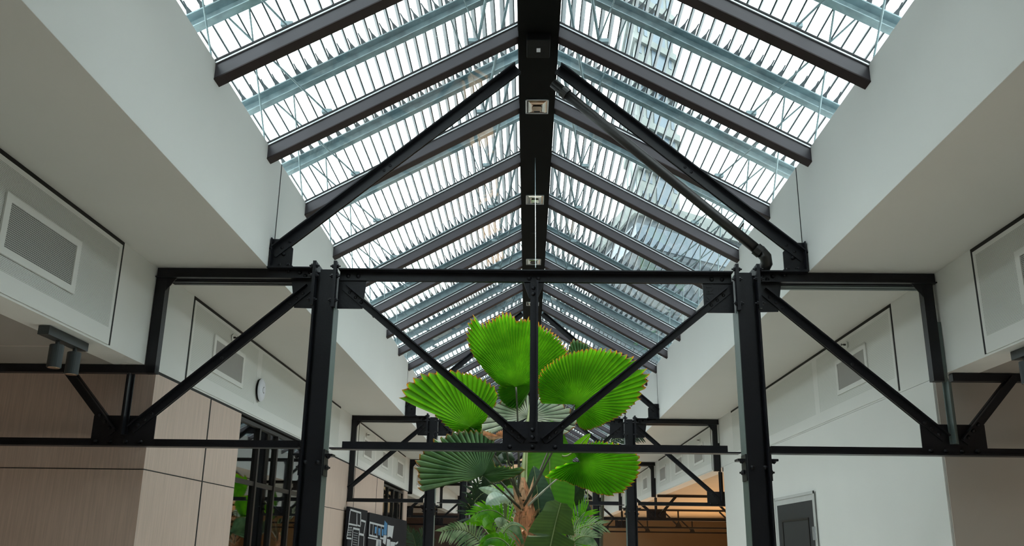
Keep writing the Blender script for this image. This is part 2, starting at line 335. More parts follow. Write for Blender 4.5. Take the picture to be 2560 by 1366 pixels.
# ================================================================ skylight
def roofz(x, side): return ZE+((x-WL) if side < 0 else (WR-x))*SL
GL = []
for side, nm in ((-1, 'left'), (1, 'right')):
    xe = WL-.10 if side < 0 else WR+.10; xr = AX-.17 if side < 0 else AX+.17
    vis = 0
    for k in range(K0, K1+1):
        y = RY+k*RP
        r = thing('skylight_rafter', ((xe+xr)/2, y, roofz(xe, side)), 'x', 'rafter', 'rafters of the %s skylight slope' % nm)
        vis = k-(-1)+1
        lab = ('plum-grey steel rafter, %s from the photo top on the %s skylight slope' % (nth(vis), nm)) if 0 < vis <= 14 else 'distant plum-grey steel rafter high on the %s skylight slope beyond the plants' % nm
        if vis <= 0: lab = 'plum-grey steel rafter nearest overhead on the %s skylight slope' % nm
        r['label'] = lab
        za, zb = roofz(xe, side), roofz(xr, side)
        MB().prism([(xe, y, za), (xr, y, zb), (xr, y, zb-.15), (xe, y, za-.15)], (0, .125, 0)).build('beam', M['rafter'], r)
        MB().prism([(xe, y-.016, za-.004), (xr, y-.016, zb-.004), (xr, y-.016, zb-.022), (xe, y-.016, za-.022)], (0, .015, 0)).build('glazing_bead', M['bead'], r)
        MB().prism([(xe, y-.022, za+.016), (xr, y-.022, zb+.016), (xr, y-.022, zb-.003), (xe, y-.022, za-.003)], (0, .021, 0)).build('glazing_gasket', M['steel'], r)
        tag(MB().prism([(xe, y-.004, za-.15), (xr, y-.004, zb-.15), (xr, y-.004, zb-.162), (xe, y-.004, za-.162)], (0, .133, 0)).build('shaded_underside', M['maroon'], r), 'rafter underside, its shade painted in dark maroon')  # thin strip coloured dark to stand for the shaded rafter underside
        # stay feet on the rafter top edge
        for xx in ((xe+side*-.65), (xr+side*.5)):
            MB().box(xx-.05, xx+.05, y+.01, y+.07, roofz(xx, side)+.05, roofz(xx, side)+.09).build('stay_foot', M['galv'], r)
    for k in range(K0, K1):
        y = RY+k*RP; a = y+.02; b = y+RP-.02; z0, z1 = roofz(xe, side)+.012, roofz(xr, side)+.012
        struct('window_%d' % (10+(k-K0)+(0 if side < 0 else 50)), MB().prism([(xe, a, z0), (xr, a, z1), (xr, a, z1+.01), (xe, a, z0+.01)], (0, b-a, 0)), M['glass'])
# ridge beam
rb = thing('ridge_beam', (AX, 25, 5.0), 'long matt black box beam running along the skylight ridge', 'beam')
MB().box(AX-.205, AX+.205, 1.5, Y1, 5.0, 5.32).build('box_section', M['ridge'], rb)
MB().box(AX-.215, AX-.205, 1.5, Y1, 5.10, 5.12).box(AX+.205, AX+.215, 1.5, Y1, 5.10, 5.12).build('edge_strip', M['rafter'], rb)
for i, (ya, yb) in enumerate(((9.46, 9.81), (12.43, 12.80), (15.50, 15.85), (18.48, 18.78))):
    t = thing('recessed_downlight', (AX, (ya+yb)/2, 4.97), ['square recessed downlight with bronze reflector, nearest on the black ridge beam',
              'second recessed downlight with silver reflector on the ridge beam, crossed by the cable',
              'third recessed downlight on the ridge beam, just above the front steel truss',
              'small recessed downlight on the ridge beam seen below the front truss chord'][i], 'downlight', 'square downlights along the ridge beam')
    x0, x1, z = AX-.135, AX+.135, 4.998
    MB().box(x0, x1, ya, ya+.012, z-.012, z).box(x0, x1, yb-.012, yb, z-.012, z).box(x0, x0+.012, ya, yb, z-.012, z).box(x1-.012, x1, ya, yb, z-.012, z).build('bezel', M['bead'], t)
    cx, cy = AX, (ya+yb)/2; mb = MB(); n = 20; rr = []
    for j in range(n+1):       # curved trough reflector, four lobes meeting at a slot
        pass
    for sx in (-1, 1):
        for j in range(7):
            a0 = j/7; a1 = (j+1)/7
            f = lambda q: (cx+sx*(.125-.085*q), z-.001-.010*math.sin(q*math.pi))
            (xa, zza), (xb, zzb) = f(a0), f(a1)
            mb.add([(xa, ya+.012+.10*a0, zza), (xb, ya+.012+.10*a1, zzb), (xb, yb-.012-.05*a1, zzb), (xa, yb-.012-.05*a0, zza)], [(0, 1, 2, 3)])
    mb.build('side_reflector', M['chrome'], t)
    mb = MB()
    for j in range(8):
        a0 = j/8; a1 = (j+1)/8; g = lambda q: z-.002-.012*math.sin(q*math.pi)
        mb.add([(cx-.11+.07*a0, ya+.014+.14*a0, g(a0)), (cx+.11-.07*a0, ya+.014+.14*a0, g(a0)), (cx+.11-.07*a1, ya+.014+.14*a1, g(a1)), (cx-.11+.07*a1, ya+.014+.14*a1, g(a1))], [(0, 1, 2, 3)])
    mb.add([(cx-.045, cy-.01, z-.010), (cx+.045, cy-.01, z-.010), (cx+.10, yb-.014, z-.002), (cx-.10, yb-.014, z-.002)], [(0, 1, 2, 3)])
    mb.build('front_reflector', M['copper'] if i == 0 else M['chrome'], t, smooth=True)
    MB().box(cx-.035, cx+.035, yb-.055, yb-.03, z-.006, z-.001).build('lamp_slot', M['gap'], t)
sb = thing('sensor_box', (AX, 8.22, 4.92), 'black sensor box with a small white indicator under the ridge beam', 'sensor')
MB().box(-.045, .195, 8.05, 8.40, 4.915, 4.999).build('housing', M['darkplastic'], sb, bevel=.008)
MB().box(.056, .096, 8.20, 8.27, 4.908, 4.914).build('indicator', M['plastic'], sb)
MB().lathe((AX-.01, 14.1, 4.985), (0, 0, 1), [(.03, 0), (.05, .014)]).build('black_ceiling_disc', M['darkplastic'])
tag(bpy.data.objects['black_ceiling_disc'], 'small black round disc on the ridge beam between second and third downlights', 'sensor')
tag(MB().tube([onZ(1338, 395, 4.99), (0.062, 8.64, 2.69)], .0032, 6).build('hanging_cable', M['galv']), 'thin white cable running down from the ridge beam to the front truss', 'cable')

# ---------------------------------------------------------------- external louvres above the glass
TB = 1.175
NB = 29
for side, nm in ((-1, 'left'), (1, 'right')):
    xsgn = side
    slopev = Vector((1, 0, -SL*1 if side > 0 else SL)).normalized()      # along slope (x increasing)
    nrm = Vector((side*SL, 0, 1)).normalized()
    def up_pt(dx, y, h):      # dx: horizontal distance from ridge axis; h: height above the glass plane
        x = AX+side*dx; return Vector((x, y, ZA-dx*SL+h))
    first = None
    scr = thing('sunshade_louvre', (AX+side*1.7, 27, 5.4), 'screen of thin grey louvre blades running lengthwise above the %s skylight slope' % nm, 'louvre screen')
    for i in range(NB):
        dx = .20+i*.1085; p = up_pt(dx, 0, .98)
        if first is None:
            mb = MB(); mb.bar(p+Vector((0, 2.6, 0)), p+Vector((0, 51.5, 0)), .015, .11, nrm)
            o = mb.build('louvre_blade', M['blade'], scr); first = o; base = p
        else:
            o = first.copy(); C.objects.link(o); o.parent = scr; o.location = first.location+(p-base)
    # carrier rails with one triangular bracket per blade
    LY = 6.81; proto = None; brm = None
    for j in range(-2, 27):
        y = LY+j*RP
        if j < 0 or j > 11: det = False
        else: det = True
        if j == -2 or j == 12: proto = None
        if proto is None or (det and j == 0):
            a, b = up_pt(.10, y, .70), up_pt(3.4, y, .70)
            r = thing('louvre_rail', ((a+b)/2), 'x', 'rail')
            rl = MB(); rl.bar(a, b, .11, .012, nrm, (0, .05)); rl.bar(a, b, .008, .13, nrm, (.051 if side < 0 else -.051, -.01)); rl.bar(a, b, .10, .008, nrm, (0, -.072))
            if not det:
                for i in range(NB):
                    c = up_pt(.20+i*.1085, y, .76); rl.prism([c-slopev*.028, c+slopev*.028, c+nrm*.15+slopev*.006, c+nrm*.15-slopev*.006], (0, .006, 0))
            rl.build('channel', M['galv'], r)
            if det:
                b0 = None
                for i in range(NB):
                    c = up_pt(.20+i*.1085, y-.045, .76)
                    if b0 is None:
                        b0 = MB().prism([c-slopev*.030, c+slopev*.030, c+nrm*.085+slopev*.008, c+nrm*.15+slopev*.006, c+nrm*.15-slopev*.006, c+nrm*.085-slopev*.008], (0, .008, 0)).build('bracket', M['blade'], r); c0 = c
                    else:
                        q = b0.copy(); C.objects.link(q); q.parent = r; q.location = c-c0
            # stays down to the rafters at eave and ridge end
            yr = RY+j*RP+.03
            for (d1, d2, rad) in ((2.12, 2.75, .010), (2.72, 2.55, .009), (.62, .30, .016), (.62, .95, .008)):
                MB().tube([up_pt(d1, yr, .05), up_pt(d2, y+.03, .66)], rad, 6).build('stay_rod', M['galv'], r)
            proto = r; py = y
        else:
            r = place_copy(proto, (0, y-py, 0))
        r['group'] = 'galvanised louvre rails over the %s slope' % nm
        r['label'] = ('galvanised clip rail above the %s glass, %s from the top of the photo' % (nm, nth(j+1))) if 0 <= j < 11 else ('galvanised clip rail %s above the %s glass' % ('far along' if j > 0 else 'nearest overhead', nm))

# ================================================================ steel frames
def angle(mb, p, q, w, yf, depth, side, t=.012, back=True):
    """rolled steel angle: in-plane leg w at y=yf, outstanding leg of given depth towards the viewer on one edge; mirrored behind"""
    p = Vector(p); q = Vector(q); d = (q-p).normalized(); u = Vector((-d.z, 0, d.x))
    if u.z < 0: u = -u
    for yy, sg in ((yf, -1), (yf+.03, 1)) if back else ((yf, -1),):
        a = Vector((p.x, yy, p.z)); b = Vector((q.x, yy, q.z)); mb.bar(a, b, w, t, (0, 1, 0))
        e = u*side*(w/2-t/2)+Vector((0, sg*depth/2, 0)); mb.bar(a+e, b+e, t, depth, (0, 1, 0))
BOLT = {}
def bolt(parent, x, z, y=8.592, axis='y', r=.019, sgn=-1, hexa=False):
    k = (axis, sgn, hexa)
    o0 = Vector(parent['_o']); p = Vector((x, y, z))
    if k not in BOLT:
        ax = (0, sgn, 0) if axis == 'y' else (sgn, 0, 0)
        if hexa: m = MB().lathe((0, 0, 0), ax, [(.021, 0), (.021, .016), (.017, .019)], 6).lathe((0, 0, 0), ax, [(.010, .016), (.009, .034)], 8)
        else: m = MB().lathe((0, 0, 0), ax, [(.022, 0), (.022, .003), (.018, .005), (.017, .010), (.012, .016), (.004, .018)], 12)
        me = bpy.data.meshes.new('bolt'); me.from_pydata([v for v in m.v], [], m.f); me.materials.append(M['steel'])
        me.polygons.foreach_set('use_smooth', [not hexa]*len(me.polygons)); BOLT[k] = me
    o = bpy.data.objects.new('bolt', BOLT[k]); C.objects.link(o); o.parent = parent; o.location = p-o0; o['_o'] = list(p)
    return o
def gusset(root, pts, y=8.60, name='gusset_plate'):
    return MB().prism([(x, y, z) for x, z in pts], (0, .012, 0)).build(name, M['steel'], root)
FR = ['front', 'second', 'third', 'fourth', 'fifth']
CL, CR = -2.01, 2.125
def column(cx, side):          # side: -1 left column, +1 right column
    s = side; nm = 'left' if s < 0 else 'right'
    r = thing('steel_column', (cx, 8.6, FZ), 'black steel column on the %s of the front frame, lit grey-green on its inner side' % nm, 'column')
    xi = cx-s*.102; xo = cx+s*.102
    b = sorted((xi, xi+s*.155)); MB().box(b[0], b[1], 8.51, 8.70, FZ, 2.615).build('shaft', M['steel'], r)
    b = sorted((xi-s*.006, xi-s*.0005)); tag(MB().box(b[0], b[1], 8.505, 8.715, FZ, 2.25).build('inner_flange', M['steelb'], r), 'grey-green inner flange, its lit look put into the colour')  # galvanised grey-green face, its lit look put into the colour
    b = sorted((xo-s*.018, xo)); MB().box(b[0], b[1], 8.47, 8.73, FZ, 2.68).build('outer_flange', M['steel'], r)
    b = sorted((xi+s*.155, xo-s*.018)); MB().box(b[0], b[1], 8.56, 8.66, FZ, 2.60).build('web', M['steel'], r)
    for xx, zlo in ((xi, 2.22), (xo, 2.24)):
        b = (xx-.016, xx+.016); e = MB().box(b[0], b[1], 8.44, 8.505 if xx == xi else 8.468, zlo, 2.685).build('end_plate', M['steel'], r)
        for z in (2.635, 2.535, 2.29):
            for g in (-1, 1): bolt(e, xx+g*.016, z, 8.465 if xx == xi else 8.452, 'x', sgn=g, hexa=True)
    # tie brackets
    for xx, dx in ((xi-s*.045, -s), (xo+s*.045, s)):
        b = sorted((xx-.04, xx+.04)); k = MB().box(b[0], b[1], 8.52, 8.66, .80, .82)
        c = sorted((xx-dx*.04, xx-dx*.028)); k.box(c[0], c[1], 8.50, 8.68, .62, .86)
        k = k.build('tie_bracket', M['steel'], r); bolt(k, xx, .795, 8.55, 'y', hexa=True); bolt(k, xx-dx*.028, .70, 8.56, 'x', sgn=int(math.copysign(1, dx)), hexa=True); bolt(k, xx-dx*.028, .70, 8.63, 'x', sgn=int(math.copysign(1, dx)), hexa=True)
    bolt(r, cx-.06, .74, 8.51); bolt(r, cx+.06, .74, 8.51)
    return r
def centre_truss():
    r = thing('roof_truss', (.055, 8.6, .85), 'black riveted steel truss spanning between the two front columns', 'truss')
    m = MB(); angle(m, (-1.885, 0, 2.575), (1.995, 0, 2.575), .10, 8.59, .10, 1); m.build('top_chord', M['steel'], r)
    m = MB(); angle(m, (-1.75, 0, .912), (1.865, 0, .912), .062, 8.59, .0, -1, back=False)
    m.box(-1.75, 1.865, 8.615, 8.627, .881, .943); m.box(-1.86, 1.975, 8.53, 8.67, .868, .881); m.build('bottom_chord', M['steel'], r)
    for (a, b, s) in (((-1.83, 2.455), (-.035, .965), 1), ((1.96, 2.455), (.145, .965), 1)):
        m = MB(); angle(m, (a[0], 0, a[1]), (b[0], 0, b[1]), .07, 8.59, .055, s); g = m.build('diagonal', M['steel'], r)
        d = (Vector((b[0], 0, b[1]))-Vector((a[0], 0, a[1]))).normalized()
        for q in (.07, .15, .23):
            for e, sg in ((a, 1), (b, -1)): p = Vector((e[0], 0, e[1]))+d*sg*q; bolt(g, p.x, p.z-.008)
    m = MB(); m.box(.012, .072, 8.575, 8.59, .955, 2.525); m.box(.072, .09, 8.52, 8.60, .955, 2.525); g = m.build('king_post', M['steel'], r)
    for z in (1.0, 1.07, 2.40, 2.46): bolt(g, .04, z, 8.575)
    g = gusset(r, [(-1.895, 2.24), (-1.642, 2.24), (-1.615, 2.55), (-1.895, 2.55)]); bolt(g, -1.80, 2.57, 8.58); bolt(g, -1.70, 2.57, 8.58)
    g = gusset(r, [(1.715, 2.23), (2.01, 2.23), (2.01, 2.55), (1.712, 2.55)]); bolt(g, 1.80, 2.565, 8.58); bolt(g, 1.90, 2.565, 8.58)
    g = gusset(r, [(-.24, .93), (.33, .93), (.33, 1.15), (-.24, 1.15)])
    for x in (-.17, .042, .255): bolt(g, x, .912, 8.583)
    g = gusset(r, [(-.06, 2.53), (.15, 2.53), (.085, 2.36), (0, 2.36)]); bolt(g, 0.0, 2.56, 8.58); bolt(g, .09, 2.56, 8.58)
    return r
def side_truss(s, full=True):
    nm = 'left' if s < 0 else 'right'
    f = (lambda x: x) if s < 0 else (lambda x: -x+.13)   # mirror about the nave axis
    X = lambda *a: sorted(f(q) for q in a)
    if s < 0: xw, xg, xpost = -3.715, -3.85, (-3.712, -3.61)
    else: xw, xg, xpost = 3.985, 3.98, (3.85, 3.95)
    r = thing('side_truss', (s*3, 8.6, .85), 'x', 'truss')
    c0 = -2.13 if s < 0 else 2.245
    m = MB(); b = sorted((c0, xw)); m.box(b[0], b[1], 8.58, 8.60, 2.535, 2.64); m.box(b[0], b[1], 8.64, 8.66, 2.535, 2.64)
    b = sorted((c0, s*2.60 if s < 0 else 2.735)); m.box(b[0], b[1], 8.50, 8.58, 2.628, 2.64)
    b = sorted((c0-s*0+s*0, xw)); m.box(b[0], b[1], 8.54, 8.58, 2.535, 2.545); g = m.build('top_chord', M['steel'], r)
    for dx, z in ((.05, 2.60), (.155, 2.60), (.10, 2.565), (.27, 2.615)): bolt(g, c0+s*dx, z, 8.58)
    m = MB(); b = sorted((c0+s*.25, xw-s*.1)); m.box(b[0], b[1], 8.67, 8.80, 2.545, 2.60); m.box(b[0], b[1], 8.67, 8.72, 2.525, 2.545); m.box(b[0], b[1], 8.745, 8.80, 2.525, 2.545)
    tag(m.build('curtain_rail', M['steelb'] if s > 0 else M['steel'], r), 'grey channel rail fixed under the top chord')
    # end post
    zp = .88 if not full else 1.575
    MB().box(xpost[0], xpost[1], 8.57, 8.67, zp, 2.535).build('end_post', M['steel'], r)
    m = MB(); a = s*.10; px = xpost[1] if s < 0 else xpost[0]
    m.prism([(px, 8.575, 2.535), (px-s*.10, 8.575, 2.535), (px, 8.575, 2.40)], (0, .012, 0)); m.build('knee_plate', M['steel'], r)
    xend = s*12.8 if full else xw
    m = MB(); b = sorted((c0+s*.02, xend)); m.box(b[0], b[1], 8.58, 8.592, .885, .945); m.box(b[0], b[1], 8.52, 8.66, .872, .885); m.box(b[0], b[1], 8.62, 8.632, .885, .945); m.build('bottom_chord', M['steel'], r)
    # main diagonal
    p = Vector((c0+s*.05, 0, 2.45)); q = Vector((xg-s*.08, 0, 1.03)) if full else Vector((xw-s*.0, 0, 1.13))
    m = MB(); angle(m, p, q, .08, 8.59, .06, 1); g = m.build('diagonal', M['steel'], r); d = (q-p).normalized()
    for e, sg in ((p, 1), (q, -1)) if full else ((p, 1),):
        for k in (.08, .16, .24): w_ = e+d*sg*k; bolt(g, w_.x, w_.z-.01)
    w_ = p.lerp(q, .5); bolt(g, w_.x, w_.z-.012)
    g = gusset(r, [(c0-s*.005, 2.24), (c0+s*.19, 2.245), (c0+s*.24, 2.54), (c0-s*.005, 2.54)])
    if full:
        g = gusset(r, [(xg-.30, .93), (xg+.30, .93), (xg+.30, 1.165), (xg-.30, 1.165)])
        for dx in (-.24, -.10, .05, .19): bolt(g, xg+dx, .915, 8.57)
        b = sorted((xg-s*.05, xg+s*.03)); m = MB().box(b[0], b[1], 8.575, 8.59, .98, 1.56)
        c = sorted((xg-s*.03, xg-s*.018)); m.box(c[0], c[1], 8.50, 8.575, .98, 1.56)
        if s > 0:
            tag(MB().box(3.952, 3.985, 8.575, 8.64, 1.565, 2.15).build('side_strip', M['steelb'], r), 'grey-green strip beside the end post')  # lighter grey-green than the end post
        tag(m.build('stub_post', M['steelb'] if s > 0 else M['steel'], r), 'grey-green stub post' if s > 0 else None)  # right stub post in the lighter grey-green steel
        b = sorted((xpost[1] if s < 0 else xpost[0]+.18, s*12.8)); MB().box(b[0], b[1], 8.57, 8.66, 1.575, 1.65).build('aisle_top_chord', M['steel'], r)
        p = Vector((xg+s*.62, 0, 1.60)); q = Vector((xg+s*.08, 0, 1.0)); m = MB(); angle(m, p, q, .08, 8.575, .05, 1); g = m.build('aisle_diagonal', M['steel'], r)
        d = (p-q).normalized()
        for k in (.06, .14, .22): w_ = q+d*k; bolt(g, w_.x, w_.z, 8.569)
        # further panels of the aisle truss
        for n_, xx in enumerate((2.35, 4.7, 7.0)):
            MB().box(*sorted((xg+s*(xx-.03), xg+s*(xx+.03))), 8.58, 8.63, .95, 1.575).build('aisle_post', M['steel'], r)
            gusset(r, [(xg+s*xx-.14, .94), (xg+s*xx+.14, .94), (xg+s*xx+.05, 1.12), (xg+s*xx-.05, 1.12)])
            m = MB(); angle(m, (xg+s*(xx-.06), 0, 1.02), (xg+s*(xx-.62), 0, 1.57), .06, 8.59, .04, 1); m.build('aisle_diagonal', M['steel'], r)
    return r
def roof_brace(s):
    nm = 'left' if s < 0 else 'right'
    xs = -2.59 if s < 0 else 2.735
    r = thing('roof_brace', (xs, 8.6, 2.65), 'x', 'brace')
    p = Vector((xs-s*.01, 0, 2.80)); q = Vector((AX+s*.215, 0, 4.90))
    m = MB(); angle(m, p, q, .105, 8.59, .07, 1); g = m.build('strut', M['steel'], r); d = (q-p).normalized()
    for k in (.12, .22, 1.42, 1.50): w_ = p+d*k; bolt(g, w_.x, w_.z-.015)
    g = gusset(r, [(xs, 2.66), (xs-s*.21, 2.66), (xs-s*.21, 2.86), (xs-s*.12, 2.96), (xs, 2.96)]); bolt(g, xs-s*.12, 2.80, 8.598)
    m = MB().box(*sorted((xs, xs-s*.24)), 8.52, 8.70, 2.642, 2.656); m.box(*sorted((xs, xs-s*.012)), 8.52, 8.70, 2.656, 2.95); k = m.build('seat_plate', M['steel'], r)
    for x in (.10, .19): bolt(k, xs-s*x, 2.668, 8.54, 'y', hexa=True)
    return r
parts1 = [(column(CL, -1), 'col', 'left'), (column(CR, 1), 'col', 'right'), (centre_truss(), 'tr', ''), (side_truss(-1), 'sd', 'left'), (side_truss(1), 'sd', 'right'), (roof_brace(-1), 'br', 'left'), (roof_brace(1), 'br', 'right')]
sd2 = side_truss(-1, False); sd2['_clip'] = 1
def flabel(kind, nm, i):
    f = FR[i]
    far = ['', ' behind the fan palm', ' far behind the plants', ' deep in the background', ' at the far end of the hall'][i]
    return {'col': 'black steel column on the %s of the %s frame%s' % (nm, f, far),
            'tr': 'black riveted truss between columns, %s frame%s' % (f, far),
            'sd': 'black side truss of the %s frame over the %s aisle' % (f, nm),
            'br': 'black strut from %s wall to ridge, %s frame%s' % (nm, f, far)}[kind]
GRP = {'col': 'black columns of the steel frames', 'tr': 'centre trusses of the steel frames', 'sd': 'side trusses over the aisles', 'br': 'struts up to the ridge'}
for root, kind, nm in parts1:
    root['label'] = flabel(kind, nm, 0); root['group'] = GRP[kind]; index_children(root)
    for i in range(1, 5):
        if kind == 'sd' and nm == 'left' and i == 1:
            index_children(sd2); sd2.location.y += T[1]-T[0]; sd2['label'] = 'black side truss of the second frame ending at the left timber wall'; sd2['group'] = GRP['sd']; continue
        c = place_copy(root, (0, T[i]-T[0], 0), flabel(kind, nm, i), GRP[kind])
        for q in c.children:
            if q.name.startswith(('stub_post', 'curtain_rail', 'side_strip')):
                q.data = q.data.copy(); q.data.materials[0] = M['steel']
                if 'label' in q.keys(): del q['label']
# mill mark rolled into the right gusset of the front truss
tr0 = parts1[2][0]; gr = [o for o in tr0.children if o.name.startswith('gusset_plate')][1]
cu = bpy.data.curves.new('mill_mark', 'FONT'); cu.body = 'KRU'; cu.size = .098; cu.extrude = .0035; cu.space_character = 1.15
tmp = bpy.data.objects.new('tmp', cu); C.objects.link(tmp); bpy.context.view_layer.update()
me = bpy.data.meshes.new_from_object(tmp.evaluated_get(bpy.context.evaluated_depsgraph_get())); bpy.data.objects.remove(tmp); me.materials.clear(); me.materials.append(M['steel'])
mk = bpy.data.objects.new('mill_mark', me); C.objects.link(mk); mk.parent = gr
mk.matrix_local = Matrix.Translation(Vector((1.81, 8.598, 2.34))-Vector(gr['_o'])) @ Matrix.Rotation(math.radians(90), 4, 'X') @ Matrix.Rotation(math.radians(90), 4, 'Z')
mk['label'] = 'raised letters KRU rolled into the plate'

# ---------------------------------------------------------------- rain pipe along the right strut
pr = thing('rain_pipe', (2.3, 8.6, 2.6), 'dark bronze pipe with an elbow running below the right front strut', 'pipe')
_a = onY(1383, 208, 8.56); _b = onY(1896, 627, 8.57); pts = [_a, _a.lerp(_b, .4), _a.lerp(_b, .8), _b]
MB().tube(pts, .052, 16).build('pipe_run', M['pipe'], pr, smooth=True)
el = [_b, Vector((2.29, 8.575, 2.865)), Vector((2.345, 8.58, 2.80)), Vector((2.355, 8.60, 2.74)), Vector((2.33, 8.64, 2.69)), Vector((2.29, 8.70, 2.645))]
MB().tube(el, .060, 16).build('elbow', M['pipe'], pr, smooth=True)
MB().tube([(2.29, 8.70, 2.645), (2.17, 8.87, 2.45), (2.17, 8.87, -1.6)], .045, 14).build('lower_pipe', M['pipe'], pr, smooth=True)
for t_ in (.0, .985): a = pts[2].lerp(pts[3], t_*.9+.05) if t_ else pts[0].lerp(pts[1], .12); MB().tube([a, a+(pts[3]-pts[2]).normalized()*.07], .064, 16).build('coupling', M['pipe'], pr)
a = Vector((2.07, 8.57, 3.03)); k = MB().tube([a+Vector((.02, 0, .04)), a+Vector((.075, 0, .12))], .010, 8).build('clamp', M['pipe'], pr)
a = Vector((.48, 8.57, 4.53)); MB().tube([a+Vector((.0, 0, .04)), a+Vector((.05, 0, .11))], .010, 8).build('clamp', M['pipe'], pr)

# ================================================================ air panels on the bulkheads
def air_panel(X, s, ya, yb, splits, grilles, label, near_gap=False):
    """s=+1: faces +X (left wall); s=-1: faces -X (right wall)"""
    r = thing('air_panel', (X, (ya+yb)/2, ZB), label, 'air panel')
    bx = lambda d0, d1: sorted((X+s*d0, X+s*d1))
    z0, z1 = ZB+.02, ZC-.045
    MB().box(*bx(.001, .003), ya-.03, yb+.045, z1, ZC-.005).box(*bx(.001, .003), yb if near_gap else ya-.03, yb+.045 if near_gap else ya, z0, z1).build('shadow_gap', M['gap'], r)
    m = MB().box(*bx(.002, .010), ya, yb, z1-.04, z1).box(*bx(.002, .010), ya, yb, z0, z0+.145).box(*bx(.002, .010), ya, ya+.05, z0+.145, z1-.04).box(*bx(.002, .010), yb-.05, yb, z0+.145, z1-.04)
    for y in splits: m.box(*bx(.002, .010), y-.10, y+.10, z0+.145, z1-.04)
    m.build('panel_frame', M['white'], r)
    e = [ya+.05]+[q for y in splits for q in (y-.10, y+.10)]+[yb-.05]
    for a, b in zip(e[0::2], e[1::2]): MB().box(*bx(.003, .008), a, b, z0+.145, z1-.04).build('perforated_sheet', M['perf'] if ya < 9 else M['perfm'], r)
    for (a, b) in grilles:
        g = thing('grille', (X, a, 2.15), None, None); bpy.data.objects.remove(g)
        gm = MB().box(*bx(.010, .014), a+.07, b-.07, 1.985, 2.32).build('air_grille', M['perf2'] if ya < 9 else M['perf3'], r)
        MB().box(*bx(.010, .024), a, b, 2.32, 2.375).box(*bx(.010, .024), a, b, 1.93, 1.985).box(*bx(.010, .024), a, a+.07, 1.985, 2.32).box(*bx(.010, .024), b-.07, b, 1.985, 2.32).build('grille_frame', M['white'], gm)
    return r
air_panel(XL, 1, 3.6, 7.76, [], [(5.90, 7.02)], 'white perforated air panel with a square grille on the near left wall', True)
air_panel(XR, -1, 3.6, 7.79, [], [(5.95, 7.10)], 'white perforated air panel at the right edge of the photo', True)
air_panel(XL, 1, 9.66, 17.85, [12.25, 15.0], [(10.36, 11.56), (15.7, 16.9)], 'long white air panel on the left wall behind the front truss, round device on it')
air_panel(XR, -1, 9.74, 17.85, [12.5, 15.3], [(10.52, 11.62), (16.0, 17.1)], 'long white air panel on the right wall behind the front truss')
air_panel(XL, 1, 20.0, 27.85, [22.3, 25.2], [(20.60, 21.75), (23.3, 24.35), (26.05, 27.35)], 'white air panel on the left wall between second and third frames')
air_panel(XR, -1, 20.0, 28.1, [22.9, 25.8], [(20.85, 22.05), (23.72, 24.95), (26.65, 27.9)], 'white air panel on the right wall between second and third frames')
air_panel(XL, 1, 29.9, 38.4, [32.5, 35.5], [(30.8, 32.0), (36.4, 37.6)], 'far white air panel on the left wall beyond the third frame')
air_panel(XR, -1, 29.9, 38.4, [32.5, 35.5], [(30.8, 32.0), (36.4, 37.6)], 'far white air panel on the right wall beyond the third frame')
ap = thing('access_point', (XL+.03, 12.30, 2.03), 'white round wireless device on the left wall air panel', 'wireless device')
cpt = (XL+.022, 12.30, 2.035)
MB().lathe(cpt, (1, 0, 0), [(.150, 0), (.158, .012), (.156, .022)], 32).build('base', M['darkplastic'], ap)
MB().lathe((cpt[0]+.022, cpt[1], cpt[2]), (1, 0, 0), [(.158, 0), (.157, .008), (.145, .022), (.10, .034), (.045, .039)], 40).build('cover', M['plastic'], ap, smooth=True)
MB().lathe((cpt[0]+.060, cpt[1], cpt[2]), (1, 0, 0), [(.045, -.002), (.045, .0015), (.038, .002)], 32).build('ring', M['darkplastic'], ap)
MB().lathe((cpt[0]+.062, cpt[1], cpt[2]), (1, 0, 0), [(.038, -.001), (.037, .003), (.02, .005)], 32).build('button', M['plastic'], ap, smooth=True)
def sprinkler(X, s, y, z, label):
    r = thing('sprinkler_head', (X, y, z), label, 'sprinkler', 'sidewall sprinklers'); a = (s, 0, 0)
    MB().lathe((X+s*.020, y, z), a, [(.045, 0), (.045, .004), (.030, .010)], 20).build('escutcheon', M['white'], r, smooth=True)
    MB().lathe((X+s*.026, y, z), a, [(.012, 0), (.012, .03), (.006, .034), (.006, .055)], 10).box(*sorted((X+s*.08, X+s*.083)), y-.016, y+.016, z-.012, z+.012).build('nozzle', M['pipe'], r)
sprinkler(XL, 1, 10.99, 2.475, 'small sprinkler on the left wall above the grille')
sprinkler(XR, -1, 11.14, 2.49, 'small sprinkler on the right wall above the grille')
sprinkler(XL, 1, 20.9, 2.45, 'tiny sprinkler on the left wall beyond the second frame')
sprinkler(XR, -1, 21.2, 2.45, 'tiny sprinkler on the right wall beyond the second frame')

# ceiling-mounted twin spotlights in the aisles
def twin_spot(s, xa, y0, y1, label):
    r = thing('twin_spotlight', (xa, (y0+y1)/2, 1.3), label, 'spotlight')
    MB().box(xa-.045, xa+.045, y0, y1, ZB-.075, ZB-.004).build('mounting_bar', M['spot'], r)
    for yy in (y0+.36*(y1-y0), y0+.80*(y1-y0)):
        h = MB().lathe((xa, yy, ZB-.30), (0, 0, 1), [(.052, 0), (.056, .004), (.056, .185), (.050, .19)], 24).build('lamp_cylinder', M['spot'], r, smooth=False)
        MB().tube([(xa, yy, ZB-.115), (xa, yy, ZB-.07)], .018, 10).build('stem', M['spot'], h)
        tag(MB().lathe((xa, yy, ZB-.303), (0, 0, 1), [(.045, 0), (.048, .004)], 20).build('lens_ring', M['copper'], h), 'copper ring at the lower end')
twin_spot(-1, -3.86, 6.95, 7.62, 'dark twin cylinder spotlight under the left aisle ceiling')
